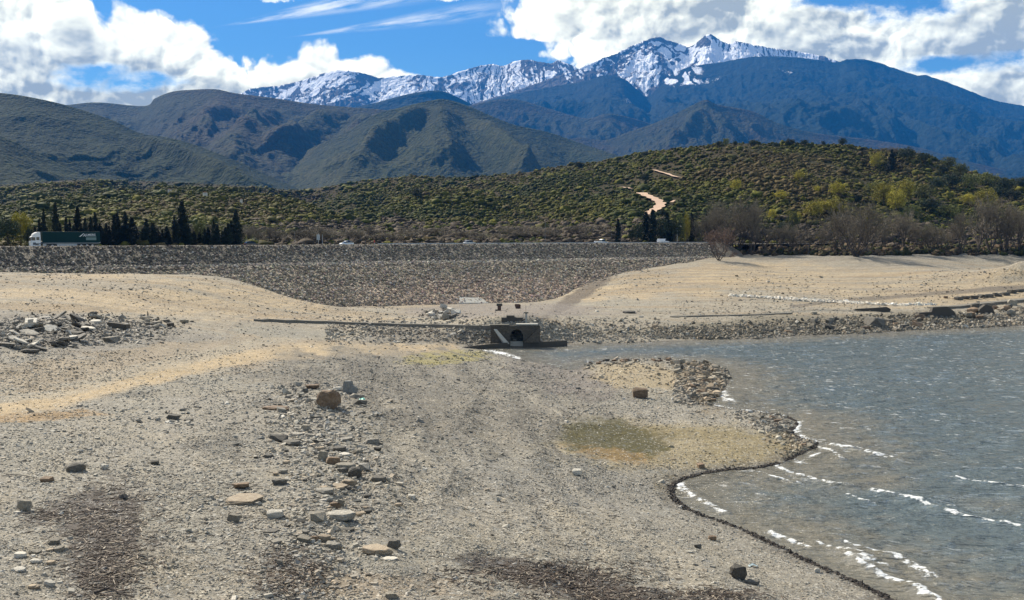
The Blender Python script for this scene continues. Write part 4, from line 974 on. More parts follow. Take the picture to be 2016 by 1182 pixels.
NOT = [
 (643, 803, 40, 36, 'boulder', mr_brown, 'rounded rust-brown boulder, the biggest stone on the gravel crest'),
 (661, 769, 18, 8, 'slab', mr_pale, 'pale flat slab lying just behind the rust-brown boulder'),
 (705, 797, 26, 9, 'block', mr_dark, 'dark flat rock under the teal plastic scrap'),
 (610, 766, 26, 8, 'block', mr_brown, 'long brown stone left of the rust-brown boulder'),
 (598, 773, 11, 8, 'block', mr_dark, 'small dark wedge stone beside the long brown stone'),
 (537, 808, 50, 10, 'slab', mr_brown, 'thin reddish slab lying left of and below the rust-brown boulder'),
 (335, 826, 24, 9, 'block', mr_dark, 'dark brick-shaped block alone on the grey gravel at left'),
 (364, 829, 17, 5, 'slab', mr_dark, 'small dark flat stone beside the brick-shaped block'),
 (137, 929, 34, 17, 'boulder', mr_dark, 'black humped stone alone at the left on grey gravel'),
 (194, 924, 14, 9, 'boulder', mr_pale, 'small white stone right of the black humped stone'),
 (295, 915, 15, 8, 'block', mr_dark, 'small dark stone with pale top on open gravel above the tan outcrop'),
 (31, 1006, 24, 22, 'boulder', mr_grey, 'round grey banded stone at the left edge beside the dark litter'),
 (19, 1012, 14, 6, 'slab', mr_pale, 'white flat stone touching the round banded stone'),
 (78, 949, 20, 9, 'block', mr_brown, 'reddish wedge stone at the end of a thin dry stick'),
 (470, 992, 66, 20, 'slab', mr_tan, 'broad tan outcrop with hollows, half sunk in the gravel'),
 (452, 1028, 25, 15, 'block', mr_grey, 'grey angular stone below the tan outcrop'),
 (532, 1021, 30, 15, 'block', mr_pale, 'white-topped square block right of the tan outcrop'),
 (524, 1048, 32, 8, 'slab', mr_dark, 'dark green flat stone below the white-topped block'),
 (543, 955, 30, 11, 'boulder', mr_dark, 'low dark rounded stone above the white-topped block'),
 (465, 963, 30, 10, 'block', mr_brown, 'brownish wedge stone just above the tan outcrop'),
 (1463, 1141, 32, 29, 'boulder', mr_dark, 'dark round boulder on the beach near the water in front'),
 (1491, 1151, 27, 11, 'slab', mr_dark, 'flat dark stone beside the dark round beach boulder'),
 (1409, 1064, 15, 9, 'block', mr_brown, 'brown brick-like stone on the beach above the dark round boulder'),
 (1380, 1080, 13, 7, 'block', mr_dark, 'small dark triangular stone left of the brick-like stone'),
 (1365, 1089, 12, 5, 'slab', mr_pale, 'thin pale stone below the small triangular beach stone'),
 (1262, 784, 29, 20, 'block', mr_brown, 'brown angular boulder standing alone behind the green patch'),
 (1137, 936, 17, 12, 'block', mr_pale, 'whitish angular stone in front of the green patch'),
 (1620, 1128, 13, 9, 'boulder', mr_pale, 'small white rounded stone near the black wrack line'),
 (1385, 922, 14, 9, 'block', mr_brown, 'brown stone at the head of the small bay'),
 (631, 907, 18, 19, 'block', mr_grey, 'upright grey stone at the left of the crest pile'),
 (651, 914, 26, 13, 'block', mr_brown, 'brown pointed stone right of the upright grey stone'),
 (675, 927, 40, 17, 'slab', mr_grey, 'wide grey slab in the middle of the crest pile'),
 (694, 941, 26, 20, 'boulder', mr_dark, 'dark blocky stone at the foot of the wide grey slab'),
 (713, 927, 22, 13, 'block', mr_slate, 'grey stone at the right end of the wide grey slab'),
 (683, 957, 28, 12, 'boulder', mr_tan, 'tan rounded stone at the bottom of the crest pile'),
 (663, 890, 28, 13, 'slab', mr_dark, 'dark sloping slab at the top of the crest pile'),
 (677, 869, 25, 9, 'slab', mr_slate, 'thin slate lying above the crest pile'),
 (729, 874, 26, 9, 'block', mr_slate, 'flat-topped slate block right of the crest pile'),
 (740, 888, 14, 7, 'boulder', mr_dark, 'small dark stone below the flat-topped slate block'),
 (675, 898, 22, 7, 'slab', mr_pale, 'white flat stone resting in the crest pile'),
 (700, 895, 18, 9, 'boulder', mr_grey, 'rounded grey stone right of the white flat stone in the pile'),
 (543, 870, 32, 12, 'block', mr_dark, 'dark ridge-shaped stone left of the crest pile'),
 (567, 878, 34, 13, 'slab', mr_dark, 'dark slab touching the ridge-shaped stone'),
 (577, 858, 28, 7, 'slab', mr_slate, 'thin grey slab behind the ridge-shaped stone'),
 (742, 949, 28, 13, 'slab', mr_dark, 'dark sloping slab at the right foot of the crest pile'),
 (632, 973, 36, 13, 'slab', mr_slate, 'grey slab with dark end above the layered slab'),
 (662, 961, 32, 9, 'slab', mr_tan, 'tan knobbly slab above the layered slab'),
 (644, 989, 13, 10, 'boulder', mr_pale, 'small pale round stone on top of the layered slab'),
 (655, 1001, 22, 12, 'boulder', mr_brown, 'reddish rounded stone on top of the layered slab'),
 (667, 998, 14, 14, 'block', mr_grey, 'grey upright stone at the back of the layered slab'),
 (661, 1026, 60, 24, 'slab', mr_slate, 'big layered slate slab jutting out, low on the crest'),
 (619, 1028, 30, 17, 'block', mr_grey, 'dark-sided stone left of the big layered slab'),
 (677, 1046, 28, 8, 'slab', mr_dark, 'thin dark slab under the big layered slab'),
 (591, 1068, 27, 10, 'block', mr_grey, 'grey stone at the left end of the lower row'),
 (611, 1067, 15, 11, 'boulder', mr_brown, 'brown round stone in the lower row'),
 (631, 1066, 26, 15, 'slab', mr_tan, 'tan tilted slab at the top of the lower row'),
 (649, 1082, 32, 12, 'block', mr_slate, 'dark-sided slate at the right of the lower row'),
 (738, 1093, 56, 21, 'slab', mr_tan, 'big tan tilted slab low in the middle of the beach'),
 (771, 1079, 24, 16, 'block', mr_dark, 'dark angular stone touching the big tan tilted slab'),
 (762, 1103, 30, 8, 'slab', mr_pale, 'whitish flat stone under the big tan tilted slab'),
 (807, 983, 14, 9, 'boulder', mr_pale, 'pale rounded stone alone right of the layered slab'),
 (781, 998, 15, 8, 'slab', mr_tan, 'orange-tan flat stone right of the layered slab'),
 (766, 1179, 26, 12, 'boulder', mr_grey, 'grey stone at the bottom edge, middle'),
 (1727, 645, 34, 20, 'block', mr_dark, 'big dark boulder at the far waterline'),
 (1240, 617, 24, 5, 'slab', mr_dark, 'flat dark slab alone on the far plain right of the culvert'),
 (1605, 619, 14, 6, 'slab', mr_grey, 'grey block on the old track across the water'),
 (1864, 588, 8, 5, 'boulder', mr_brown, 'small brown stone alone on the pale bank at far right'),
 (213, 674, 28, 10, 'block', mr_grey, 'grey oblong block below the slate heap at left'),
]
for q in NOT: rock(*q)
# two upright slates and the teal scrap
rock(683, 775, 20, 26, 'slab', mr_blue, 'pale blue-grey slate standing on edge, the taller of two', dep=0.35)
rock(694, 777, 15, 14, 'slab', mr_blue, 'pale blue-grey slate leaning in front of the taller one', dep=0.3, tilt=0.5)
m_teal = simple('teal_plastic', (0.16, 0.62, 0.48), 0.4)
def crumple(name, px, py, w, h, mat, label, cat, group=None):
    X, Y, Z = (a[0] for a in hit(px, py)); W = w * Y / FPX; H = h * Y / FPX; r_ = random.Random(int(px)); nx, ny = 7, 5; V = []; F = []
    for lay_ in (0, 1):
        for j in range(ny):
            for i in range(nx):
                V.append(((i / (nx - 1) - .5) * W * (1 - 0.3 * abs(j - 2) / 2), (j / (ny - 1) - .5) * W * 0.6, H * (0.35 + 0.65 * r_.random()) * (1 - abs(i - 3) / 4) * (1 - lay_ * 0.12) if lay_ == 0 else V[j * nx + i][2] - 0.012))
    for j in range(ny - 1):
        for i in range(nx - 1):
            a = j * nx + i; F.append((a, a + 1, a + nx + 1, a + nx)); b = a + nx * ny; F.append((b, b + nx, b + nx + 1, b + 1))
    o = MB().add(V, F).build(name, mat); o.location = (X, Y, Z + 0.03); tag(o, label, cat, group); return o
o = crumple('plastic_scrap', 711, 795, 15, 7, m_teal, 'crumpled teal plastic scrap on the dark flat rock', 'litter'); o.location.z += 0.25; o.rotation_euler = (0.3, 0.25, -0.4)
crumple('plastic_scrap', 1490, 1116, 20, 6, simple('bluish_plastic', (0.42, 0.52, 0.54), 0.35), 'bluish-white plastic litter behind the dark round beach boulder', 'litter')
def scatter(n, poly, wr, kinds, mats, label, group, seed, flat=(0.3, 0.6), tilt=0.0, name='rock'):
    r_ = random.Random(seed); P = np.array(poly, float); k = 0
    while k < n:
        x = r_.uniform(P[:, 0].min(), P[:, 0].max()); y = r_.uniform(P[:, 1].min(), P[:, 1].max())
        if not inside(np.array([x]), np.array([y]), P)[0]: continue
        w = r_.uniform(*wr)
        rock(x, y, w, w * r_.uniform(*flat), r_.choice(kinds), r_.choice(mats), label, name, group, tilt=r_.uniform(-tilt, tilt), yaw=r_.uniform(-1.2, 1.2)); k += 1
scatter(46, [(8, 652), (60, 640), (130, 624), (190, 622), (200, 650), (120, 685), (40, 700), (5, 690)], (16, 34), ['slab', 'slab', 'block'], [mr_slate, mr_dark, mr_dark, mr_pale], 'tilted slate in the heap at the left edge', 'slates of the heap at the left edge', 1, (0.10, 0.24), 0.6, 'slate')
scatter(54, [(1335, 712), (1400, 720), (1432, 735), (1436, 750), (1412, 792), (1380, 790), (1345, 770), (1350, 745), (1325, 730)], (7, 17), ['slab', 'block', 'block'], [mr_brown, mr_dark, mr_tan, mr_grey], 'brownish stone of the rubble at the tip of the spit', 'rubble stones at the tip of the spit', 2, (0.3, 0.6), 0.3)
scatter(26, [(1150, 716), (1200, 709), (1335, 707), (1400, 715), (1390, 722), (1250, 712), (1160, 724)], (5, 11), ['block'], [mr_dark, mr_brown], 'small dark stone along the back edge of the spit', 'stones along the back edge of the spit', 3)
scatter(22, [(1490, 818), (1560, 828), (1572, 845), (1560, 856), (1600, 872), (1588, 884), (1540, 860), (1510, 840)], (6, 15), ['block', 'slab'], [mr_dark, mr_brown, mr_dark], 'wet dark stone on the point between the two bays', 'wet stones on the point between the bays', 4)
scatter(46, [(1480, 645), (1700, 628), (1860, 612), (2010, 600), (2010, 636), (1850, 646), (1700, 654), (1520, 662)], (7, 20), ['block', 'boulder'], [mr_dark, mr_brown, mr_grey], 'dark rubble stone on the far bank above the water', 'rubble stones on the far bank', 5, (0.35, 0.6), 0.3)
scatter(22, [(835, 612), (870, 606), (900, 620), (905, 632), (850, 630)], (8, 19), ['block', 'slab'], [mr_dark, mr_grey, mr_pale], 'broken slab in the rubble pile left of the culvert', 'broken slabs left of the culvert', 6, (0.3, 0.6), 0.5)
scatter(16, [(255, 628), (380, 628), (395, 638), (300, 650)], (7, 16), ['block', 'slab'], [mr_dark, mr_grey], 'small dark stone right of the dark wall stub', 'small stones right of the wall stub', 7)
scatter(52, [(500, 850), (620, 840), (740, 860), (760, 960), (700, 1060), (600, 1090), (560, 1000), (520, 900)], (8, 18), ['block', 'slab', 'slab', 'boulder'], [mr_grey, mr_slate, mr_tan, mr_dark, mr_dark], 'loose stone strewn along the gravel crest', 'loose stones along the gravel crest', 8)
scatter(14, [(20, 1080), (110, 1070), (110, 1170), (10, 1165)], (14, 28), ['slab'], [mr_pale, mr_grey, mr_tan], 'flat stone in the bottom left corner', 'flat stones in the bottom left corner', 9, (0.2, 0.4), 0.2)

# ------------------------------------------------------------------ gravel (beyond counting)
rs = np.random.RandomState(33)
STONEC = np.array([[0.28, 0.26, 0.215], [0.40, 0.375, 0.31], [0.17, 0.158, 0.13], [0.25, 0.245, 0.225], [0.32, 0.25, 0.175], [0.07, 0.062, 0.05], [0.60, 0.57, 0.50]])
def gravel(name, n, box, pxw, seed, dens=None, flat=0.4, palw=(3, 3, 2, 2, 1.5, 2, 1), dark=None, tilt=0.35, elong=1.5, sink=0.1, pal=None):
    rs = np.random.RandomState(seed); x = rs.uniform(box[0], box[2], n); y = rs.uniform(box[1], box[3], n)
    if dens is not None:
        calm = 1 - 0.6 * np.maximum(blob(x, y, 205, 1060, 100, 110, 20, 0.3, 28), blob(x, y, 1110, 1145, 240, 34, 8, 0.3, 36)) - 0.92 * blob(x, y, 1210, 868, 125, 44, 6, 0.2, 22) - 0.7 * blob(x, y, 1400, 878, 170, 40, 2, 0.2, 33) - 0.75 * pathmask(x, y, [(-120, 838), (0, 808), (120, 786), (250, 752), (380, 722), (520, 698), (660, 690), (880, 690)], 40, 30, 41)
        k = rs.uniform(0, 1, n) < dens(x, y) * np.clip(calm, 0, 1); x, y = x[k], y[k]
    X, Y, Z = hit(x, y); ds = np.minimum(seg_dist(X, Y, SH_N), seg_dist(X, Y, SH_F)); k = (~inside(X, Y, POLY)) & (ds > 0.4) & (Y < 425)
    X, Y, Z, x, y = X[k], Y[k], Z[k], x[k], y[k]
    s = 0.5 * np.clip(rs.lognormal(math.log(pxw), 0.38, len(X)), pxw * 0.4, pxw * 3.2) * Y / FPX
    P_ = STONEC if pal is None else pal; w = np.array(palw, float); w /= w.sum()
    c = P_[rs.choice(len(P_), len(X), p=w)] * rs.uniform(0.75, 1.3, (len(X), 1))
    loc = ground_color(x, y, X, Y, np.full(len(X), 50.0)); c = c * 0.5 + loc * 0.5 * rs.uniform(0.7, 1.5, (len(X), 1))
    o = stone_field(name, np.stack([X, Y, Z], -1), s, np.clip(c, 0.02, 0.8), m_gravel, flat=flat, tilt=tilt, seed=seed + 1, sink=sink, elong=elong); tag(o, kind='stuff'); return o
def gravel_mat():
    m, t, b = new_mat('loose_stone'); p = geopos(t)
    c = mixc(t, 1.0, vcol(t), grey(t, noise(t, p, 14.0, 3, 0.65).lin(0.3, 0.7, 0.75, 1.25)), 'MULTIPLY')
    t.links.new(c.o, b.inputs['Base Color']); b.inputs['Roughness'].default_value = 0.75; b.inputs['Specular IOR Level'].default_value = 0.4
    return m
m_gravel = gravel_mat()
def dn(freq, lo, hi, seed): return lambda x, y: np.clip(lo + (hi - lo) * (0.5 + 0.8 * fbm(x / freq, y / (freq * 0.5), 3, seed)), 0, 1)
gravel('gravel', 170000, (-150, 690, 1850, 1230), 2.2, 41, dn(130, 0.3, 1.1, 7))
gravel('gravel', 14000, (-150, 800, 1500, 1230), 5.0, 42, lambda x, y: dn(90, -0.2, 0.9, 8)(x, y) * np.clip(1.3 - x / 1100, 0.15, 1), flat=0.35)
def crest(x, y):
    cx = np.interp(y, [760, 850, 960, 1060, 1180], [640, 650, 690, 640, 620]); return np.clip(1.2 - np.abs(x - cx + 22) / 112, 0.05, 1) * (0.6 + 0.6 * fbm(x / 30, y / 20, 3, 3))
gravel('rubble', 15000, (440, 760, 840, 1182), 6.0, 43, crest, flat=0.35, tilt=0.5)
gravel('rubble', 6000, (-60, 615, 420, 705), 4.6, 44, lambda x, y: np.clip(1.2 - ((x - 130) / 230) ** 2 - ((y - 656 + x * 0.03) / 34) ** 2, 0, 1), flat=0.3, tilt=0.7, palw=(1, 1, 4, 1, 1, 7, 1), elong=2.2)
gravel('rubble', 20000, (1280, 605, 2120, 668), 3.4, 45, lambda x, y: np.clip(1.3 - np.abs(y - (660 - (x - 1280) * 0.028)) / (14 + (x - 1280) * 0.018), 0, 1), flat=0.6, tilt=0.5, palw=(1, 1, 4, 0.5, 2, 9, 0.6))  # dark brown stones, weighted darker to paint in the shade on this bank
gravel('rubble', 5200, (1330, 708, 1445, 798), 5.0, 46, lambda x, y: np.clip(1.4 - np.hypot((x - 1390) / 62, (y - 755) / 48), 0, 1), flat=0.5, tilt=0.4, palw=(1, 1, 3, 0.5, 4, 4, 1))
gravel('rubble', 900, (1130, 704, 1345, 760), 3.4, 47, lambda x, y: np.clip(1.1 - (y - 704) / 50, 0.1, 1), flat=0.5, palw=(1, 1, 3, 0.5, 4, 3, 0.5))
gravel('rubble', 3500, (1440, 805, 1620, 900), 4.5, 48, lambda x, y: np.clip((x - 1430) / 110 - np.abs(y - 850 - (x - 1540) * 0.4) / 60, 0, 1), flat=0.5, palw=(1, 1, 3, 0.5, 3, 5, 0.6))
gravel('rubble', 9000, (640, 612, 1300, 684), 3.6, 49, lambda x, y: np.clip(0.75 - np.abs(y - 655) / 45 + 0.6 * np.exp(-((x - 865) / 40) ** 2 - ((y - 618) / 12) ** 2), 0, 1), flat=0.5, palw=(2, 2, 3, 1, 2, 3, 1))
gravel('gravel', 24000, (-150, 530, 2150, 690), 2.2, 50, dn(160, 0.0, 0.8, 17), palw=(2, 2, 3, 1, 2, 4, 1))
WP = np.array([[0.74, 0.70, 0.61], [0.62, 0.57, 0.48], [0.80, 0.77, 0.70]])
def onband(x, y): c = np.interp(x, [1440, 1500, 1590, 1680, 1760, 1840], [583, 586, 592, 597, 601, 600]); return (np.abs(y - c) < np.interp(x, [1440, 1600, 1840], [1.0, 2.4, 0.8])) * 1.0
gravel('white_gravel', 30000, (1436, 578, 1845, 606), 2.8, 51, onband, palw=(1, 1, 1), pal=WP, flat=0.5, sink=0.0)
# pale and dark sticks in the litter patches, wrack along the shore
def sticks(name, n, spots, seed, Lm, cols, mat):
    rs = np.random.RandomState(seed); xs, ys = [], []
    for (cx, cy, rx, ry, wt) in spots:
        k = int(n * wt); a = rs.normal(0, 0.55, (k, 2)); xs.append(cx + a[:, 0] * rx); ys.append(cy + a[:, 1] * ry)
    x, y = np.concatenate(xs), np.concatenate(ys); X, Y, Z = hit(x, y); m = len(X); L = rs.uniform(*Lm, m)
    k = ~inside(X, Y, POLY); X, Y, Z, L = X[k], Y[k], Z[k], L[k]; m = len(X)
    B = np.repeat(BOX[None], m, 0) * np.stack([L, np.full(m, 0.012) + L * 0.02, np.full(m, 0.01) + L * 0.014], -1)[:, None, :]
    B[:, :, 1] += (B[:, :, 0] ** 2) * rs.uniform(-0.8, 0.8, (m, 1)) / np.maximum(L, .1)[:, None]
    V = np.einsum('nij,nkj->nki', rot_mats(m, 0.16, rs), B) + np.stack([X, Y, Z + 0.03], -1)[:, None, :]
    C = np.repeat(np.array(cols)[rs.randint(0, len(cols), m)] * rs.uniform(0.7, 1.2, (m, 1)), 8, axis=0)
    return tag(npmesh(name, V.reshape(-1, 3), (BOXF[None] + (np.arange(m) * 8)[:, None, None]).reshape(-1, 3), mat, colors=C), kind='stuff')
PATCH = [(205, 1040, 95, 90, 0.3), (200, 1130, 70, 50, 0.15), (1080, 1132, 200, 26, 0.3), (1200, 1170, 160, 20, 0.15), (570, 1130, 75, 50, 0.15), (1420, 1172, 90, 14, 0.08), (90, 1015, 50, 14, .05)]
sticks('dry_litter', 3600, PATCH, 61, (0.05, 0.28), [(0.34, 0.28, 0.21), (0.06, 0.045, 0.035), (0.10, 0.07, 0.05), (0.07, 0.05, 0.035), (0.05, 0.04, 0.03)], m_gravel)
sticks('dry_litter', 1500, [(400, 1000, 300, 120, 0.6), (1100, 1000, 250, 120, 0.4)], 63, (0.06, 0.25), [(0.50, 0.44, 0.34), (0.10, 0.08, 0.06)], m_gravel)
k = (SH_N[:, 1] > 55) & (SH_N[:, 1] < 120); PW = SH_N[k]; rs = np.random.RandomState(71)
idx = rs.randint(0, len(PW) - 1, 5200); f_ = rs.uniform(0, 1, 5200); f_ = f_ * 1.0; bxy = PW[idx] * (1 - f_[:, None]) + PW[idx + 1] * f_[:, None] + np.stack([rs.normal(-0.25, 0.17, 5200), rs.normal(-0.05, 0.16, 5200)], -1)
bxy = bxy + (rs.normal(0, 1, bxy.shape) * np.clip(0.25 * fbm(bxy[:, 1:] / 3.0, bxy[:, 1:] * 0, 3, 6), 0, 1)); kk = (~inside(bxy[:, 0], bxy[:, 1], POLY)) & (rs.uniform(0, 1, len(bxy)) < 0.55 + 0.9 * fbm(bxy[:, 0] / 2.2, bxy[:, 1] / 2.2, 3, 9)); bxy = bxy[kk]; zz = ground(bxy[:, 0], bxy[:, 1]); m_ = len(bxy)
wr = stone_field('shore_wrack', np.stack([bxy[:, 0], bxy[:, 1], zz], -1), rs.uniform(0.03, 0.10, m_), np.array([[0.022, 0.018, 0.015], [0.05, 0.038, 0.028], [0.03, 0.025, 0.02]])[rs.randint(0, 3, m_)], m_gravel, flat=0.45, tilt=0.5, seed=8, elong=2.4); tag(wr, kind='stuff')
def stick(pts, r, label, mat):
    mb = MB(); P = [hit(a, b) for a, b in pts]; mb.tube([(x[0], y[0], z[0] + 0.05 + 0.06 * (i % 2)) for i, (x, y, z) in enumerate(P)], [r * (1 - 0.6 * i / len(P)) for i in range(len(P))], 5)
    tag(mb.build('driftwood', mat), label, 'driftwood')
m_wooddark = simple('dark_driftwood', (0.05, 0.038, 0.03), 0.85, sc_=4); m_woodpale = simple('pale_driftwood', (0.32, 0.27, 0.21), 0.85, sc_=4)
stick([(170, 1170), (200, 1164), (228, 1172), (250, 1181)], 0.05, 'dark curved branch at the bottom edge in the dark litter', m_wooddark)
stick([(180, 1158), (210, 1166), (236, 1180)], 0.035, 'second, thinner dark branch at the bottom edge in the dark litter', m_wooddark)
stick([(0, 936), (30, 939), (62, 943)], 0.025, 'thin dry stick leading to the reddish wedge stone', m_wooddark)
stick([(430, 1000 + 124), (470, 1130), (520, 1140)], 0.02, 'thin dry twig on brown soil right of the bottom left stones', m_woodpale)

# ------------------------------------------------------------------ low walls, culvert and ruins
m_conc = simple('old_concrete', (0.17, 0.155, 0.125), 0.85, sc_=1.4, bump=0.5); m_concdark = simple('dark_masonry', (0.08, 0.07, 0.055), 0.9, sc_=2.0, bump=0.8); m_concpale = simple('pale_concrete', (0.46, 0.44, 0.38), 0.8, sc_=1.5, bump=0.4)
def masonry_mat():
    m, t, b = new_mat('culvert_masonry'); tc = t.nodes.new('ShaderNodeTexCoord'); sp_ = t.nodes.new('ShaderNodeSeparateXYZ'); t.links.new(tc.outputs['Object'], sp_.inputs[0])
    q = xyz(t, N(t, sp_.outputs[0]), N(t, sp_.outputs[2]), 0.0); br = t.nodes.new('ShaderNodeTexBrick'); t.links.new(q.o, br.inputs['Vector']); br.inputs['Scale'].default_value = 1.0
    br.inputs['Brick Width'].default_value = 0.55; br.inputs['Row Height'].default_value = 0.24; br.inputs['Mortar Size'].default_value = 0.02
    br.inputs['Color1'].default_value = (0.115, 0.10, 0.076, 1); br.inputs['Color2'].default_value = (0.08, 0.07, 0.053, 1); br.inputs['Mortar'].default_value = (0.035, 0.03, 0.026, 1)
    c = mixc(t, 1.0, N(t, br.outputs[0]), grey(t, noise(t, q, 3.0, 4, 0.6).lin(0.3, 0.7, 0.6, 1.4)), 'MULTIPLY'); t.links.new(c.o, b.inputs['Base Color']); b.inputs['Roughness'].default_value = 0.9; return m
m_mason = masonry_mat()
def low_wall(px_pts, h, w, label, mat, name='low_wall', cat='wall', drop=0.3):
    P = catmull(px_pts, 4); x, y, z = hit(P[:, 0], P[:, 1]); z = np.convolve(np.pad(z, 2, 'edge'), np.ones(5) / 5, 'valid'); tx, ty = np.gradient(x), np.gradient(y); L = np.hypot(tx, ty) + 1e-6; nx, ny = -ty / L, tx / L
    r_ = np.random.RandomState(int(px_pts[0][0])); hh = h * (1 + r_.uniform(-0.10, 0.10, len(x))); V = []
    for i in range(len(x)):
        for sgn, zz in ((-1, -drop), (-1, hh[i]), (1, hh[i]), (1, -drop)): V.append((x[i] + nx[i] * sgn * w / 2, y[i] + ny[i] * sgn * w / 2, z[i] + zz))
    F = []
    for i in range(len(x) - 1):
        for k in range(4): F.append((i * 4 + k, i * 4 + (k + 1) % 4, i * 4 + 4 + (k + 1) % 4, i * 4 + 4 + k))
    F += [(0, 1, 2, 3), tuple((len(x) - 1) * 4 + k for k in (3, 2, 1, 0))]
    return tag(MB().add(V, F).build(name, mat), label, cat)
low_wall([(498, 632), (560, 635), (640, 637), (720, 640), (800, 643), (880, 644), (968, 646)], 0.48, 1.3, 'long low dark wall running left from the culvert', m_conc)
low_wall([(1835, 609), (1900, 604), (1960, 598), (2016, 592), (2100, 584)], 0.45, 2.6, 'low retaining edge of the old track at far right', m_conc)
low_wall([(1320, 625), (1400, 623), (1480, 621), (1560, 618)], 0.22, 0.8, 'thin dark kerb of the old track right of the culvert', m_conc)
def chunk(name, prof, px, py, w, dpt, label, mat, cat='wall', rz=0.0):
    """broken wall outline (in units of its width) extruded by dpt metres"""
    X, Y, Z = (a[0] for a in hit(px, py)); W = w * Y / FPX; mb = MB(); mb.prism([((a - 0.5) * W, b * W) for a, b in prof], 0, dpt); o = mb.build(name, mat, bevel=0.05); o.location = (X, Y, Z - 0.1); o.rotation_euler = (0, 0, rz); return tag(o, label, cat)
chunk('wall_ruin', [(0, 0), (0.03, 0.13), (0.35, 0.15), (0.38, 0.27), (0.75, 0.29), (0.93, 0.17), (1.0, 0.05), (0.9, -0.03)], 1848, 625, 76, 1.6, 'big broken wall block on the far bank below the old track', m_concdark)
chunk('wall_ruin', [(0, 0), (0.15, 0.3), (0.45, 0.55), (0.8, 0.45), (1.0, 0.05)], 1944, 619, 36, 1.4, 'pointed broken wall block on the far bank at right', m_concdark)
chunk('wall_ruin', [(0, 0), (0.08, 0.07), (0.5, 0.09), (0.9, 0.12), (1.0, 0.06), (0.98, 0)], 1718, 613, 76, 1.0, 'long low broken wall left of the big wall block', m_concdark)
chunk('wall_ruin', [(0, 0), (0.02, 0.34), (0.45, 0.31), (1.0, 0.24), (1.0, 0.0), (1.03, -0.14), (0.62, -0.10)], 226, 648, 42, 1.2, 'black wall stub jutting from the slate heap at left', m_concdark, rz=-0.2)
scatter_rows = [(1890, 591), (1905, 590), (1921, 589), (1936, 587), (1952, 586), (1967, 584), (1982, 582), (1996, 578), (2010, 576)]
for i, (a, b) in enumerate(scatter_rows): rock(a, b, 15, 7, 'block', mr_dark, 'dark block in the row along the top of the old track', 'rock', 'row of dark blocks along the old track')
# slab at the foot of the embankment
def quad_slab(name, c4, th, mat, label, cat, lift=0.25):
    T = [on_face(a, b) for a, b in c4]; V = [(p.x, p.y, p.z + lift) for p in T] + [(p.x, p.y, p.z + lift - th) for p in T]
    return tag(MB().add(V, [(0, 1, 2, 3), (7, 6, 5, 4), (0, 4, 5, 1), (1, 5, 6, 2), (2, 6, 7, 3), (3, 7, 4, 0)]).build(name, mat), label, cat)
quad_slab('concrete_apron', [(903, 599), (962, 599), (946, 589), (905, 588)], 0.8, m_concpale, 'pale concrete apron at the foot of the embankment', 'slab', 0.35)

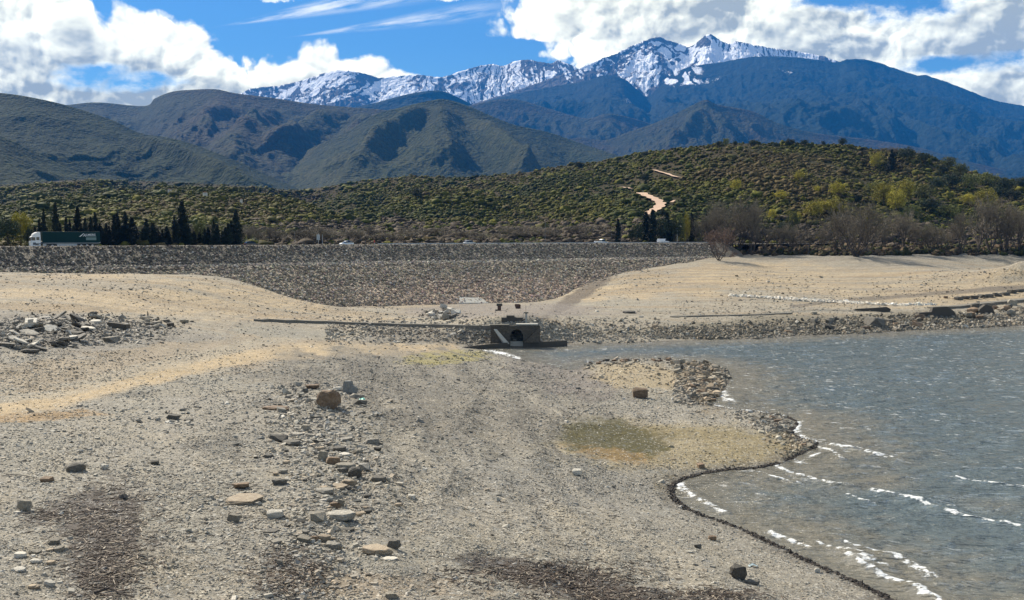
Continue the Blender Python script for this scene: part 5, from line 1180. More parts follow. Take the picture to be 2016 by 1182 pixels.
def culvert():
    r = empty('culvert', at_z(1016, 684, 0.0)); tag(r, 'stone culvert with an arched mouth at the water, before the embankment', 'culvert')
    m = 192.7 / FPX
    def u(px): return (px - 1016) * m
    # front wall with arched opening (outline strip so the hole is real)
    ax0, ax1, ah, sp = u(1004.5), u(1030), 3.25, 1.9; cx, rad = (ax0 + ax1) / 2, (ax1 - ax0) / 2
    arch = [(ax0, -0.8)] + [(cx - rad * math.cos(math.pi * k / 12), sp + (ah - sp) * math.sin(math.pi * k / 12)) for k in range(13)] + [(ax1, -0.8)]
    out_l, out_r, top = u(966), u(1063), 3.95
    def ring(y): return [(a, y, b) for a, b in arch]
    mb = MB()
    outer = []
    for i, (a, b) in enumerate(arch):
        if i == 0: outer.append((out_l, -0.8))
        elif i == len(arch) - 1: outer.append((out_r, -0.8))
        else:
            f = (i - 1) / (len(arch) - 3); outer.append((out_l + (out_r - out_l) * f, top) if 0 < f < 1 else ((out_l if f == 0 else out_r), top))
    n = len(arch); V = [(a, 0, b) for a, b in arch] + [(a, 0, b) for a, b in outer] + [(a, 0.8, b) for a, b in arch] + [(a, 0.8, b) for a, b in outer]; F = []
    for i in range(n - 1):
        F += [(i, i + 1, n + i + 1, n + i), (2 * n + i, 3 * n + i, 3 * n + i + 1, 2 * n + i + 1), (i, 2 * n + i, 2 * n + i + 1, i + 1), (n + i, n + i + 1, 3 * n + i + 1, 3 * n + i)]
    mb.add(V, F).build('front_wall', m_mason, r)
    # barrel behind the arch
    V = [(a * 1.0, y, b) for y in (0.8, 7.0) for a, b in arch]; F = [(i, i + 1, n + i + 1, n + i) for i in range(n - 1)] + [tuple(range(2 * n - 1, n - 1, -1))]
    V2 = [(cx + (a - cx) * 1.12, y, b + 0.12) for y, a, b in [(y, a, b) for y in (0.82, 7.1) for a, b in arch]]
    MB().add(V, F).add(V2, F).build('barrel', m_concdark, r)
    MB().box(ax0 + 0.02, ax1 - 0.02, 1.2, 1.7, -0.8, 0.95).box(ax0 + 0.02, ax1 - 0.02, 0.9, 1.2, -0.8, 0.45).build('sill', m_concpale, r)
    # coping slabs
    MB().box(out_l - 0.1, u(1002), -0.12, 1.0, top + .003, top + 0.16).build('coping', m_conc, r); MB().box(u(1016), out_r - 0.4, -0.15, 1.3, top + 0.05, top + 0.28).build('coping', m_concpale, r)
    # sloping wing walls
    def wing(x0, z0, x1, z1, y1, th, mat):
        s = 1 if x1 > x0 else -1
        V = [(x0, 0, -0.8), (x1, y1, -0.8), (x1, y1, z1), (x0, 0, z0)]; V += [(a + th * 0.2, b + th, c) for a, b, c in V]
        return MB().add(V, [(0, 1, 2, 3), (7, 6, 5, 4), (0, 4, 5, 1), (1, 5, 6, 2), (2, 6, 7, 3), (3, 7, 4, 0)])
    # left wing: raking parapet coming down to the mouth
    V = [(u(972), -0.15, 3.3), (u(978), -0.15, 3.3), (u(1003), -0.9, 0.75), (u(993), -0.9, 0.75)]
    MB().add(V + [(a, b + 0.75, c - 0.5) for a, b, c in V], [(0, 1, 2, 3), (7, 6, 5, 4), (0, 4, 5, 1), (1, 5, 6, 2), (2, 6, 7, 3), (3, 7, 4, 0)]).build('raking_coping', m_concpale, r)
    # right wing: wall stepping forward, in front of a gravel slope
    V = [(u(1062), -0.4, 3.6), (u(1031), -0.9, 0.9), (u(1062), -0.9, 0.9)]
    MB().add(V + [(a, b + 0.45, c) for a, b, c in V], [(0, 1, 2), (5, 4, 3), (0, 3, 4, 1), (1, 4, 5, 2), (2, 5, 3, 0)]).build('wing_wall', m_mason, r)
    # channel walls either side
    def chan(pts, name):
        mb = MB(); V = []
        for (px, py, zt, dy) in pts: x = u(px); V += [(x, dy, -0.9), (x, dy, zt), (x, dy + 0.5, zt), (x, dy + 0.5, -0.9)]
        F = []
        for i in range(len(pts) - 1):
            for k in range(4): F.append((i * 4 + k, i * 4 + (k + 1) % 4, i * 4 + 4 + (k + 1) % 4, i * 4 + 4 + k))
        F += [(0, 1, 2, 3), tuple((len(pts) - 1) * 4 + k for k in (3, 2, 1, 0))]; mb.add(V, F).build(name, m_concdark, r)
    chan([(1004, 0, 0.95, -0.7), (960, 0, 0.8, -2.6), (925, 0, 0.55, -3.8), (893, 0, 0.15, -4.6)], 'channel_wall')
    chan([(1031, 0, 1.0, -0.7), (1060, 0, 1.0, -0.2), (1095, 0, 1.05, 0.8), (1118, 0, 1.0, 2.5)], 'channel_wall')
    return r
culvert()
def cbox(name, px, py, parts, label, cat, mat):
    X, Y, Z = (a[0] for a in hit(px, py)); o = empty(name, (X, Y, Z)); tag(o, label, cat); m = Y / FPX
    for (nm, x0, x1, z0, z1, y0, y1, mt) in parts: MB().box(x0 * m, x1 * m, y0, y1, z0 * m, z1 * m).build(nm, mt, o, bevel=0.03)
    return o
m_rust = simple('rusty_iron', (0.10, 0.055, 0.035), 0.8, sc_=5)
cbox('sluice_block', 1010, 638, [('base_block', -23, 20, -2, 12, 0.4, 2.2, m_concdark), ('upper_block', -13, 3, 12, 16, 0.5, 2.0, m_concdark), ('side_block', 8, 26, -1, 9, 0.8, 2.0, m_rust)], 'dark stepped masonry block standing on the culvert', 'block', m_concdark)
X_, Y_, Z_ = (a[0] for a in hit(1036, 636)); g = empty('gauge_post', (X_, Y_, Z_)); tag(g, 'pale gauge post with a cap and bent pipe on the culvert', 'post')
m_ = Y_ / FPX
MB().box(-2 * m_, 2 * m_, -0.15, 0.15, -0.3, 19 * m_).build('post', m_concpale, g, bevel=0.02); MB().box(-4.5 * m_, 4.5 * m_, -0.3, 0.3, 19.05 * m_, 21.5 * m_).build('cap', m_conc, g, bevel=0.03)
MB().tube([(-3 * m_, 0, 21 * m_), (-5.5 * m_, 0, 19 * m_), (-5.5 * m_, 0, 12 * m_), (-3.5 * m_, 0, 9 * m_), (-7 * m_, 0, 7 * m_)], 0.06, 6).build('bent_pipe', m_concpale, g)
MB().tube([(-0.5 * m_, 0.1, 21 * m_), (-0.7 * m_, 0.1, 34 * m_)], 0.03, 5).build('rod', m_rust, g)
cbox('bollard', 983, 612, [('post', -3.5, 3.5, -1, 9, 0, 0.6, m_rust), ('head', -5.5, 6, 9.1, 14, -0.1, 0.7, m_concdark), ('foot', -8, -2, -1, 2.4, -0.3, 0.5, m_concdark)], 'dark mushroom-shaped iron stump behind the culvert, the left one', 'stump', m_rust)
cbox('bollard', 1020, 608, [('post', -5, 5, -1, 8, 0, 0.7, m_rust), ('head', -6.5, 3, 4, 9, -0.12, 0.6, m_rust)], 'squat rusty iron stump behind the culvert, the right one', 'stump', m_rust)
# ------------------------------------------------------------------ trees
m_bark = simple('bark', (0.085, 0.068, 0.052), 0.95, sc_=6); m_barkgrey = simple('grey_bark', (0.15, 0.128, 0.105), 0.95, sc_=6); m_darkbark = simple('dark_bark', (0.05, 0.04, 0.032), 0.95, sc_=6)
def col_mat(name, c, var=0.35):
    m, t, b = new_mat(name); p = geopos(t); oi = t.nodes.new('ShaderNodeObjectInfo'); rnd = N(t, oi.outputs['Random'])
    cc = mixc(t, 1.0, mixc(t, 1.0, vcol(t), c, 'MULTIPLY'), grey(t, rnd.lin(0, 1, 1 - var, 1 + var) * noise(t, p, 0.9, 4, 0.7).lin(0.3, 0.7, 0.7, 1.3)), 'MULTIPLY')
    t.links.new(cc.o, b.inputs['Base Color']); b.inputs['Roughness'].default_value = 0.7; b.inputs['Specular IOR Level'].default_value = 0.25; return m
m_cyp = col_mat('cypress_leaves', (0.020, 0.027, 0.016)); m_dkgreen = col_mat('evergreen_leaves', (0.032, 0.045, 0.020)); m_mim = col_mat('mimosa_blossom', (0.36, 0.31, 0.04)); m_olive = col_mat('olive_leaves', (0.125, 0.135, 0.035)); m_twig = col_mat('bare_twigs', (0.178, 0.150, 0.105), 0.3); m_twigred = col_mat('reddish_twigs', (0.16, 0.105, 0.075), 0.2)
def meshdata(V, F, mat, col=None):
    o = npmesh('tmp', V, F, mat, colors=col if col is not None else np.ones((len(V), 3))); me = o.data; bpy.data.objects.remove(o); return me
def leaves(centres, csize, per, lsize, rs, tintvar=0.35):
    """clumps of small leaf triangles round the given centres"""
    n = len(centres) * per; c = np.repeat(centres, per, axis=0); cs = np.repeat(csize, per)[:, None]
    d = rs.normal(0, 1, (n, 3)); d /= np.linalg.norm(d, axis=1)[:, None]; p = c + d * cs * rs.uniform(0.35, 1.0, (n, 1)) ** 0.6
    a = rs.normal(0, 1, (n, 3)); b = rs.normal(0, 1, (n, 3)); a /= np.linalg.norm(a, axis=1)[:, None]; b /= np.linalg.norm(b, axis=1)[:, None]
    L = lsize * rs.uniform(0.6, 1.4, (n, 1)); V = np.stack([p - a * L * 0.5, p + a * L * 0.5, p + b * L * 0.8], 1)
    t = np.repeat(rs.uniform(1 - tintvar, 1 + tintvar, len(centres)), per)[:, None] * rs.uniform(0.8, 1.2, (n, 1)); return V.reshape(-1, 3), np.arange(n * 3).reshape(-1, 3), np.repeat(np.repeat(t, 3, axis=1), 3, axis=0)
def trunk_mesh(h, r, mat, seed, limbs=5, hl=0.45):
    r_ = random.Random(seed); mb = MB(); pts = [(0, 0, -0.3)] + [(r_.uniform(-.03, .03) * h, r_.uniform(-.03, .03) * h, h * k / 4) for k in range(1, 5)]; mb.tube(pts, [r * 1.2, r, r * 0.8, r * 0.55, r * 0.2], 7)
    for k in range(limbs):
        a = r_.uniform(0, 6.28); z0 = h * r_.uniform(0.25, 0.6); L = h * hl * r_.uniform(0.6, 1); mb.tube([(0, 0, z0), (math.cos(a) * L * .5, math.sin(a) * L * .5, z0 + L * .35), (math.cos(a) * L * .9, math.sin(a) * L * .9, z0 + L * .8)], [r * .5, r * .3, r * .1], 5)
    me = bpy.data.meshes.new('trunk'); me.from_pydata(mb.V, [], mb.F); me.materials.append(mat); return me
def cypress_data(seed, mat, fat=0.10):
    rs = np.random.RandomState(seed); n = 150; z = rs.uniform(0.03, 1.0, n) ** 1.0; prof = np.interp(z, [0, .06, .25, .6, .85, 1], [.5, .85, 1, .8, .42, .06]) * fat; a = rs.uniform(0, 6.28, n); rr_ = prof * rs.uniform(0.3, 0.95, n)
    V, F, C = leaves(np.stack([np.cos(a) * rr_, np.sin(a) * rr_, z], -1), prof * 0.55 + 0.012, 26, 0.035, rs); return meshdata(V, F, mat, C), trunk_mesh(0.9, 0.018, m_darkbark, seed, 0)
def conifer_data(seed, mat, fat=0.30):
    rs = np.random.RandomState(seed); n = 230; z = rs.uniform(0.04, 1.0, n) ** 1.15; prof = (1 - z) ** 0.85 * fat * (0.8 + 0.35 * np.sin(z * 42)) + 0.008; a = rs.uniform(0, 6.28, n); rr_ = prof * np.sqrt(rs.uniform(0.1, 1.0, n)); lob = 1 + 0.25 * np.sin(a * 3 + seed)
    V, F, C = leaves(np.stack([np.cos(a) * rr_ * lob, np.sin(a) * rr_ * lob, z - rr_ * 0.15], -1), prof * 0.3 + 0.012, 22, 0.04, rs); return meshdata(V, F, mat, C), trunk_mesh(0.9, 0.022, m_darkbark, seed, 4, 0.2)
def round_data(seed, mat, wide=0.55, low=0.12, per=34, lsz=0.04, tv=0.35):
    rs = np.random.RandomState(seed); n = 120; d = rs.normal(0, 1, (n, 3)); d /= np.linalg.norm(d, axis=1)[:, None]; q = rs.uniform(0.35, 1.0, n)[:, None]; lumps = 1 + 0.22 * np.sin(d[:, :1] * 5 + seed) * np.cos(d[:, 1:2] * 4)
    c = d * q * lumps * np.array([wide, wide, (1 - low) / 2]) * 0.86; c[:, 2] += (1 + low) / 2
    V, F, C = leaves(c, np.full(n, 0.10) * rs.uniform(0.7, 1.3, n), per, lsz, rs, tv); return meshdata(V, F, mat, C), trunk_mesh(0.7, 0.03, m_bark, seed, 5)
def bare_data(seed, stems=5, spread=0.55, mat=None, lev=5, up=0.55, w=0.0042):
    """leafless tree, height 1: stems and limbs as the trunk, fine twigs as the crown"""
    r_ = random.Random(seed); limb = MB(); TV = []
    def twig(p, q, a):
        d = q - p; s_ = d.cross(Vector((r_.gauss(0, 1), r_.gauss(0, 1), r_.gauss(0, 1)))); 
        if s_.length < 1e-6: return
        s_.normalize(); TV.append((p - s_ * a, p + s_ * a, q))
    def grow(p, d, L, r, k):
        pts = [p]; dd = d.copy()
        for i in range(3):
            dd = (dd + Vector((r_.gauss(0, .13), r_.gauss(0, .13), r_.gauss(0.05, .08)))).normalized(); pts.append(pts[-1] + dd * L / 3)
        if k <= 2: limb.tube(pts, [r, r * .85, r * .7, r * .55], 5, cap=False)
        else:
            for i in range(3): twig(pts[i], pts[i + 1] + (pts[i + 1] - pts[i]) * 0.2, r)
        if k >= lev: return
        for j in range(3 if k < 2 else 4):
            f = r_.choice((1, 2, 3)) if j else 3; b = pts[f]
            nd = (dd + Vector((r_.gauss(0, spread), r_.gauss(0, spread), r_.gauss(up * 0.3, spread * 0.6)))).normalized()
            if nd.z < -0.1: nd.z = abs(nd.z) * .3; nd.normalize()
            grow(b, nd, L * r_.uniform(0.58, 0.80), max(r * 0.58, w * 0.55), k + 1)
    for s_ in range(stems):
        a = 6.283 * s_ / stems + r_.uniform(-.4, .4); lean = 0.15 if stems == 1 else r_.uniform(0.25, 0.6)
        grow(Vector((math.cos(a) * .01, math.sin(a) * .01, -0.02)), Vector((math.cos(a) * lean, math.sin(a) * lean, 1)).normalized(), 0.36, 0.014 if stems > 1 else 0.026, 0)
    V = np.array([[v[:] for v in t3] for t3 in TV]).reshape(-1, 3); LV = np.array([v[:] for v in limb.V]); H = max(V[:, 2].max(), LV[:, 2].max()); V /= H
    rs = np.random.RandomState(seed); n = len(TV); C = np.repeat(np.repeat(rs.uniform(.7, 1.3, (n, 1)), 3, 1), 3, 0)
    me = bpy.data.meshes.new('trunk'); me.from_pydata([tuple(v / H) for v in LV], [], limb.F); me.materials.append(m_bark)
    return meshdata(V, np.arange(n * 3).reshape(-1, 3), mat or m_twig, C), me
CY = [cypress_data(i, m_cyp, 0.085 + 0.01 * i) for i in range(3)]; CO = [conifer_data(10 + i, m_cyp, 0.24 + 0.05 * i) for i in range(3)]
RD = [round_data(20 + i, m_dkgreen, 0.5) for i in range(3)]; MI = [round_data(30 + i, m_mim, 0.6, 0.05, tv=0.5) for i in range(3)]; OL = [round_data(40 + i, m_olive, 0.6, 0.05, tv=0.45) for i in range(3)]
BT = [bare_data(50 + i, [5, 6, 4, 7, 1][i], 0.42, up=0.6) for i in range(5)]; BR = [bare_data(70, 4, 0.55, m_twigred, w=0.006)]
def tree(name, data, pos, h, w, label, group=None, cat='tree', rz=None):
    r = empty(name, pos, rr.uniform(0, 6.28) if rz is None else rz); cm, tm = data
    r.scale = (w, w, h); tag(r, label, cat, group)
    for nm, me in (('crown', cm), ('trunk', tm)):
        o = bpy.data.objects.new(nm, me); COL.objects.link(o); o.parent = r
    return r
def on_road(px, s):
    u_ = (px - 1008) / FPX / CP; d = (277.1 - s) / (0.8203 - 0.572 * u_); return Vector((u_ * d, d, 0))
def rtree(name, data, px, top, s, wpx, label, group=None, cat='tree', natw=1.0):
    """tree standing s metres behind the crest line with its tip at photo row top and crown wpx wide"""
    p = on_road(px, -s); zb = RZ - 0.2 if s < 16 else float(np.interp(p.y, YH[:, np.argmin(abs(hc - px))], ZH[:, np.argmin(abs(hc - px))])) - 0.2
    zt = at_d(px, top, p.y).z; h = zt - zb; w = wpx * p.y / FPX / natw; return tree(name, data, (p.x, p.y, zb), h, w, label, group, cat)
cyp = [(113, 400, 9), (156, 408, 9), (361, 398, 13), (346, 426, 7), (134, 428, 6), (141, 433, 5), (171, 430, 7), (182, 428, 7), (191, 419, 8), (228, 425, 9), (234, 420, 9), (250, 418, 10), (291, 432, 10), (303, 440, 11), (312, 450, 8), (375, 450, 8), (384, 456, 7), (395, 458, 6), (81, 433, 6), (72, 448, 7), (121, 440, 7), (148, 444, 6), (163, 446, 6), (200, 440, 7), (218, 446, 6), (243, 444, 7), (270, 446, 7), (283, 452, 6), (297, 448, 6), (330, 446, 7), (352, 440, 7), (368, 432, 8), (412, 448, 7), (430, 442, 7), (446, 448, 7), (458, 436, 8)]
for i, (a, b, w) in enumerate(cyp):
    lab = {113: 'tallest slim dark cypress right behind the truck cab', 156: 'slim dark cypress rising over the middle of the truck trailer', 361: 'tallest dark cypress of the row, alone behind the road', 346: 'narrow dark cypress touching the tallest one', 250: 'dark cypress just right of the truck'}.get(a, 'slim dark cypress in the roadside row at left')
    rtree('cypress', CY[i % 3], a, b, 14.5 + (i % 3) * 1.5, w * 1.5, lab, 'cypresses behind the road at left', natw=0.17)
con = [(90, 412, 22), (212, 440, 22), (262, 428, 32), (238, 438, 22), (322, 452, 20), (335, 455, 16), (423, 432, 22), (405, 450, 20), (440, 456, 22), (467, 414, 38), (452, 440, 26), (300, 452, 14), (205, 450, 20), (366, 446, 20)]
for i, (a, b, w) in enumerate(con):
    lab = {467: 'broad dark conifer at the right end of the roadside row', 90: 'dark conifer with a thin top behind the truck cab', 262: 'bushy dark conifer right of the truck', 423: 'pointed dark conifer before the green round tree'}.get(a, 'low dark conifer in the roadside row at left')
    rtree('conifer', CO[i % 3], a, b, 15 + (i % 2) * 2, w, lab, 'dark conifers behind the road at left', natw=0.52)
rtree('evergreen_tree', RD[0], 18, 422, 15, 66, 'big dark round evergreen at the left edge behind the road', natw=1.1); rtree('evergreen_tree', RD[1], 62, 446, 16, 30, 'small dark evergreen in front of the yellow mimosa', natw=1.1); rtree('evergreen_tree', RD[2], -40, 410, 18, 80, 'tall dark evergreen cut by the left edge', natw=1.1)
for a, b, w, s_, dat, nm, lab in ((44, 405, 60, 24, MI[0], 'mimosa_tree', 'yellow flowering mimosa at the left edge behind the road'), (105, 424, 60, 40, OL[0], 'olive_tree', 'olive green round tree behind the truck cab'), (148, 436, 60, 42, OL[1], 'olive_tree', 'olive green tree behind the truck trailer'), (395, 432, 48, 22, OL[2], 'olive_tree', 'light green round tree right of the tallest cypress'), (345, 442, 20, 30, MI[1], 'mimosa_tree', 'small yellowish bush left of the tallest cypress'), (60, 440, 40, 30, OL[1], 'olive_tree', 'green bush below the yellow mimosa at left'), (275, 450, 30, 30, OL[2], 'olive_tree', 'pale green bush between the dark conifers')):
    rtree(nm, dat, a, b, s_, w, lab, natw=1.25)
# leafless belt behind the road
r_ = random.Random(9)
for i in range(58):
    px = 150 + i * 21.4 + r_.uniform(-8, 8); top = {True: r_.uniform(442, 460), False: r_.uniform(432, 456)}[px > 760 and px < 960]
    if 560 < px < 1240: top += 4
    zone = 'left of the white car' if px < 660 else ('between the white car and the silver car' if px < 925 else ('between the silver car and the pickup' if px < 1183 else 'between the pickup and the van'))
    if px > 1235: continue
    rtree('bare_tree', BT[i % 5], px, top, r_.uniform(22, 60), r_.uniform(50, 84), 'grey leafless tree behind the road, ' + zone, 'leafless trees behind the road ' + zone, natw=0.85)
# dark clump behind the van
for i, (a, b, w, k) in enumerate([(1216, 432, 8, 'c'), (1256, 436, 26, 'e'), (1270, 418, 12, 'c'), (1284, 414, 13, 'c'), (1298, 424, 34, 'e'), (1311, 420, 14, 'c'), (1328, 424, 34, 'e'), (1338, 416, 30, 'o'), (1360, 420, 9, 'c'), (1243, 446, 20, 'e'), (1350, 416, 20, 'm'), (1372, 436, 24, 'o')]):
    lab = {1216: 'short slim cypress standing alone behind the pickup', 1270: 'dark cypress left of the van', 1284: 'tallest dark cypress behind the van', 1311: 'dark cypress just right of the van', 1360: 'thin cypress at the right end of the clump behind the van', 1350: 'yellow mimosa in the clump right of the van', 1256: 'dark evergreen at the left end of the clump by the van', 1298: 'dark evergreen behind the van roof', 1328: 'dark evergreen behind the lamp post', 1338: 'lighter green tree right of the lamp post', 1243: 'low dark evergreen by the pole near the pickup', 1372: 'olive green tree beside the grey thicket'}[a]
    dat, nm, nw = {'c': (CY[i % 3], 'cypress', 0.19), 'e': (RD[i % 3], 'evergreen_tree', 1.1), 'o': (OL[i % 3], 'olive_tree', 1.25), 'm': (MI[i % 3], 'mimosa_tree', 1.25)}[k]
    rtree(nm, dat, a, b, 13.5 + (i % 3) * 2, w * (1.5 if k == 'c' else 1.1), lab, natw=nw)
# leafless trees on the right bank
def gtree(name, data, px, base, top, wpx, label, group=None, natw=0.85, cat='tree'):
    X, Y, Z = (a[0] for a in hit(px, base + r_.uniform(-1.5, 2.0))); Y = min(Y, 415.0); X = (px - 1008) / FPX * Y; Z = float(ground(X, Y)[0]); h = (at_d(px, top, Y).z - Z) * (1.18 if cat == 'tree' else 1.0); return tree(name, data, (X, Y, Z - 0.1), h, wpx * Y / FPX / natw, label, group, cat)
gtree('bare_tree', BR[0], 1415, 514, 452, 70, 'low reddish leafless tree standing forward on the sand at the embankment end')
bare = [(1395, 504, 425, 70), (1425, 503, 402, 100), (1450, 501, 394, 110), (1480, 502, 400, 95), (1505, 501, 425, 80), (1535, 500, 445, 60), (1560, 499, 448, 60), (1590, 501, 436, 60), (1615, 500, 446, 60), (1640, 500, 440, 60), (1660, 501, 420, 90), (1685, 505, 404, 125), (1710, 500, 430, 70), (1735, 498, 446, 60),
        (1775, 500, 420, 72), (1800, 497, 440, 60), (1835, 497, 452, 60), (1865, 497, 440, 60), (1890, 498, 418, 80), (1918, 499, 398, 105), (1948, 499, 396, 100), (1978, 498, 415, 80), (2005, 499, 405, 90), (2040, 500, 395, 100), (2080, 500, 405, 90)]
for i, (a, b, c, w) in enumerate(bare):
    lab = {1450: 'tallest grey leafless tree at the left of the right bank thicket', 1685: 'wide many-stemmed leafless tree in the middle of the right bank', 1775: 'leafless tree standing apart on the right bank', 1590: 'thin leafless tree with a straight trunk on the right bank', 1918: 'large fan-shaped leafless tree near the right edge', 1948: 'second large leafless tree near the right edge, beside the fan-shaped one'}.get(a, 'grey leafless tree in the thicket on the right bank')
    gtree('bare_tree', BT[(i * 2 + 1) % 5] if a not in (1590, 1775) else BT[[4, 1][a == 1775]], a, b, c, w, lab, 'leafless trees on the right bank')
# brown undergrowth at the feet of the bank trees
rs = np.random.RandomState(91); n = 5200; ux = rs.uniform(1385, 2180, n); uy = rs.uniform(368, 428, n) ; uX = (ux - 1008) / FPX * uy; uZ = ground(uX, uy)
PXu, PYu = proj(uX, uy, uZ); kk = PYu < 503 + 3 * fbm(ux / 40, uy / 20, 2, 4); uX, uy, uZ = uX[kk], uy[kk], uZ[kk]
uc = np.array([[0.075, 0.055, 0.036], [0.055, 0.048, 0.026], [0.10, 0.075, 0.048], [0.045, 0.048, 0.018]])[rs.randint(0, 4, len(uX))] * rs.uniform(0.7, 1.3, (len(uX), 1))
tag(blob_field('undergrowth', np.stack([uX, uy, uZ], -1), rs.gamma(4, 0.17, len(uX)).clip(0.25, 1.5), uc, m_scrub, 92, hgt=0.9, rough=0.6), kind='stuff')
def htree(name, data, px, py, w, h, label, group=None, nat=1.25):
    x, y, z, ok = (a[0] for a in hill_hit(px, py)); m = y / FPX; return tree(name, data, (x, y, z - 0.3), h * m, w * m / nat, label, group, 'tree' if h > 12 else 'bush')
mim = [(1724, 330, 34, 30), (1450, 374, 28, 20), (1573, 355, 30, 18), (1608, 376, 16, 12), (1649, 384, 40, 24), (1538, 392, 34, 16), (1628, 420, 60, 26), (1604, 428, 50, 30), (1644, 424, 44, 32), (1740, 404, 60, 44), (1763, 416, 50, 40), (1785, 392, 44, 34), (1941, 414, 50, 42), (1906, 404, 30, 22), (1700, 440, 30, 22), (1565, 440, 30, 24), (1520, 432, 24, 20)]
for i, (a, b, w, h) in enumerate(mim):
    lab = {1724: 'yellow mimosa beside the dark fir near the hilltop', 1450: 'small yellow mimosa alone on the hillside above the grey thicket', 1740: 'broad yellow-green mimosa on the slope above the bank trees', 1941: 'yellow mimosa behind the leafless trees at the right edge'}.get(a, 'yellow-green mimosa on the hillside above the right bank')
    htree('mimosa_tree', MI[i % 3], a, b + 2, w * 1.15, h * 1.3, lab, 'mimosas on the hillside')
olv = [(1820, 392, 60, 30), (1845, 380, 50, 34), (1875, 374, 60, 36), (1858, 346, 40, 26), (1889, 348, 40, 30), (1910, 372, 50, 34), (1941, 366, 56, 30), (1975, 380, 60, 34), (1990, 400, 60, 30), (1830, 420, 60, 34), (1870, 430, 60, 30), (1795, 430, 50, 30), (1720, 380, 40, 24), (1960, 395, 50, 30), (2010, 372, 40, 26), (1540, 470, 40, 40), (1560, 460, 30, 50), (1740, 470, 40, 30), (1830, 470, 50, 34), (1690, 400, 30, 20)]
for i, (a, b, w, h) in enumerate(olv):
    htree('broadleaf_bush', (OL + RD)[(i * 5) % 6], a, b, w, h, 'green leafy tree on the right flank of the hill' if a != 1858 else 'green leafy tree on the shoulder of the hill skyline', 'leafy trees on the right flank of the hill')
sky_b = [(1414, 289, 14, 12, 'low dark bush on the skyline, far left of the hilltop row', RD), (1429, 288, 17, 17, 'pale yellowish bush on the hilltop skyline', OL), (1447, 289, 14, 12, 'dark bush right of the pale one on the hilltop skyline', RD), (1483, 292, 24, 18, 'round dark bush, widest of the left hilltop row', RD), (1527, 292, 16, 12, 'small grey-green bush in the middle of the hilltop', RD), (1555, 288, 28, 15, 'wide dark bush group on the hilltop middle', RD), (1583, 287, 20, 13, 'flat dark bush right of the wide hilltop one', RD),
         (1621, 287, 12, 10, 'small dark round bush on the hilltop', RD), (1658, 289, 22, 18, 'tallest dark bush at the right of the hilltop', RD), (1698, 298, 16, 9, 'low bush where the hilltop starts to fall', RD), (1755, 338, 26, 40, 'dark fir tree beside the yellow mimosa near the hilltop', CO), (1785, 318, 44, 28, 'dull green tree on the falling skyline', RD), (1820, 322, 34, 22, 'dark bush cluster on the falling skyline', RD), (1868, 330, 40, 22, 'low olive bush on the skyline shoulder', OL), (1270, 310, 20, 12, 'dark bush on the rising skyline left of the hilltop', RD), (1140, 332, 26, 14, 'dark bush low on the rising skyline', RD), (820, 392, 34, 22, 'large dark round tree on the low ridge', RD), (1270, 362, 24, 22, 'dark round tree above the dirt track', RD), (1305, 428, 20, 18, 'dark tree at the lower end of the dirt track', RD)]
for i, (a, b, w, h, lab, D_) in enumerate(sky_b): htree('conifer' if D_ is CO else 'hill_bush', D_[i % 3], a, b, w, h * 1.1, lab, None, 0.55 if D_ is CO else 1.1)
for i in range(4): htree('bare_tree', BT[i], 1748 + i * 15, 306 + i * 2, 26, 20, 'wispy leafless tree on the falling skyline', 'wispy leafless trees on the skyline', 0.85)

# ------------------------------------------------------------------ vehicles, posts, houses
m_white = simple('white_paint', (0.80, 0.81, 0.80), 0.3, var=0.02); m_silver = simple('silver_paint', (0.55, 0.58, 0.58), 0.3, 0.3, var=0.02); m_black = simple('black_paint', (0.02, 0.02, 0.022), 0.25, var=0.02); m_glass = simple('vehicle_glass', (0.02, 0.025, 0.03), 0.08, var=0.02); m_tyre = simple('tyre_rubber', (0.02, 0.02, 0.02), 0.9); m_rim = simple('wheel_metal', (0.45, 0.45, 0.46), 0.35, 0.6); m_lamp = simple('lamp_glass', (0.8, 0.8, 0.78), 0.15); m_red = simple('red_lamp', (0.45, 0.02, 0.02), 0.25)
m_tgreen = simple('green_tarpaulin', (0.004, 0.030, 0.028), 0.6, var=0.05, sc_=1.2, spec=0.15); m_steel = simple('galvanised_steel', (0.42, 0.43, 0.43), 0.45, 0.5); m_grey = simple('grey_plastic', (0.12, 0.12, 0.125), 0.6); m_logo = simple('white_print', (0.70, 0.72, 0.72), 0.5); m_logodim = simple('faded_print', (0.16, 0.24, 0.23), 0.5)
def wheel(parent, x, y, r, w=0.24):
    t = MB().disc((x, y, r), r, w).build('wheel', m_tyre, parent); MB().disc((x, y + (0.01 if y > 0 else -0.01), r), r * 0.6, w + 0.015, 14).build('rim', m_rim, t)
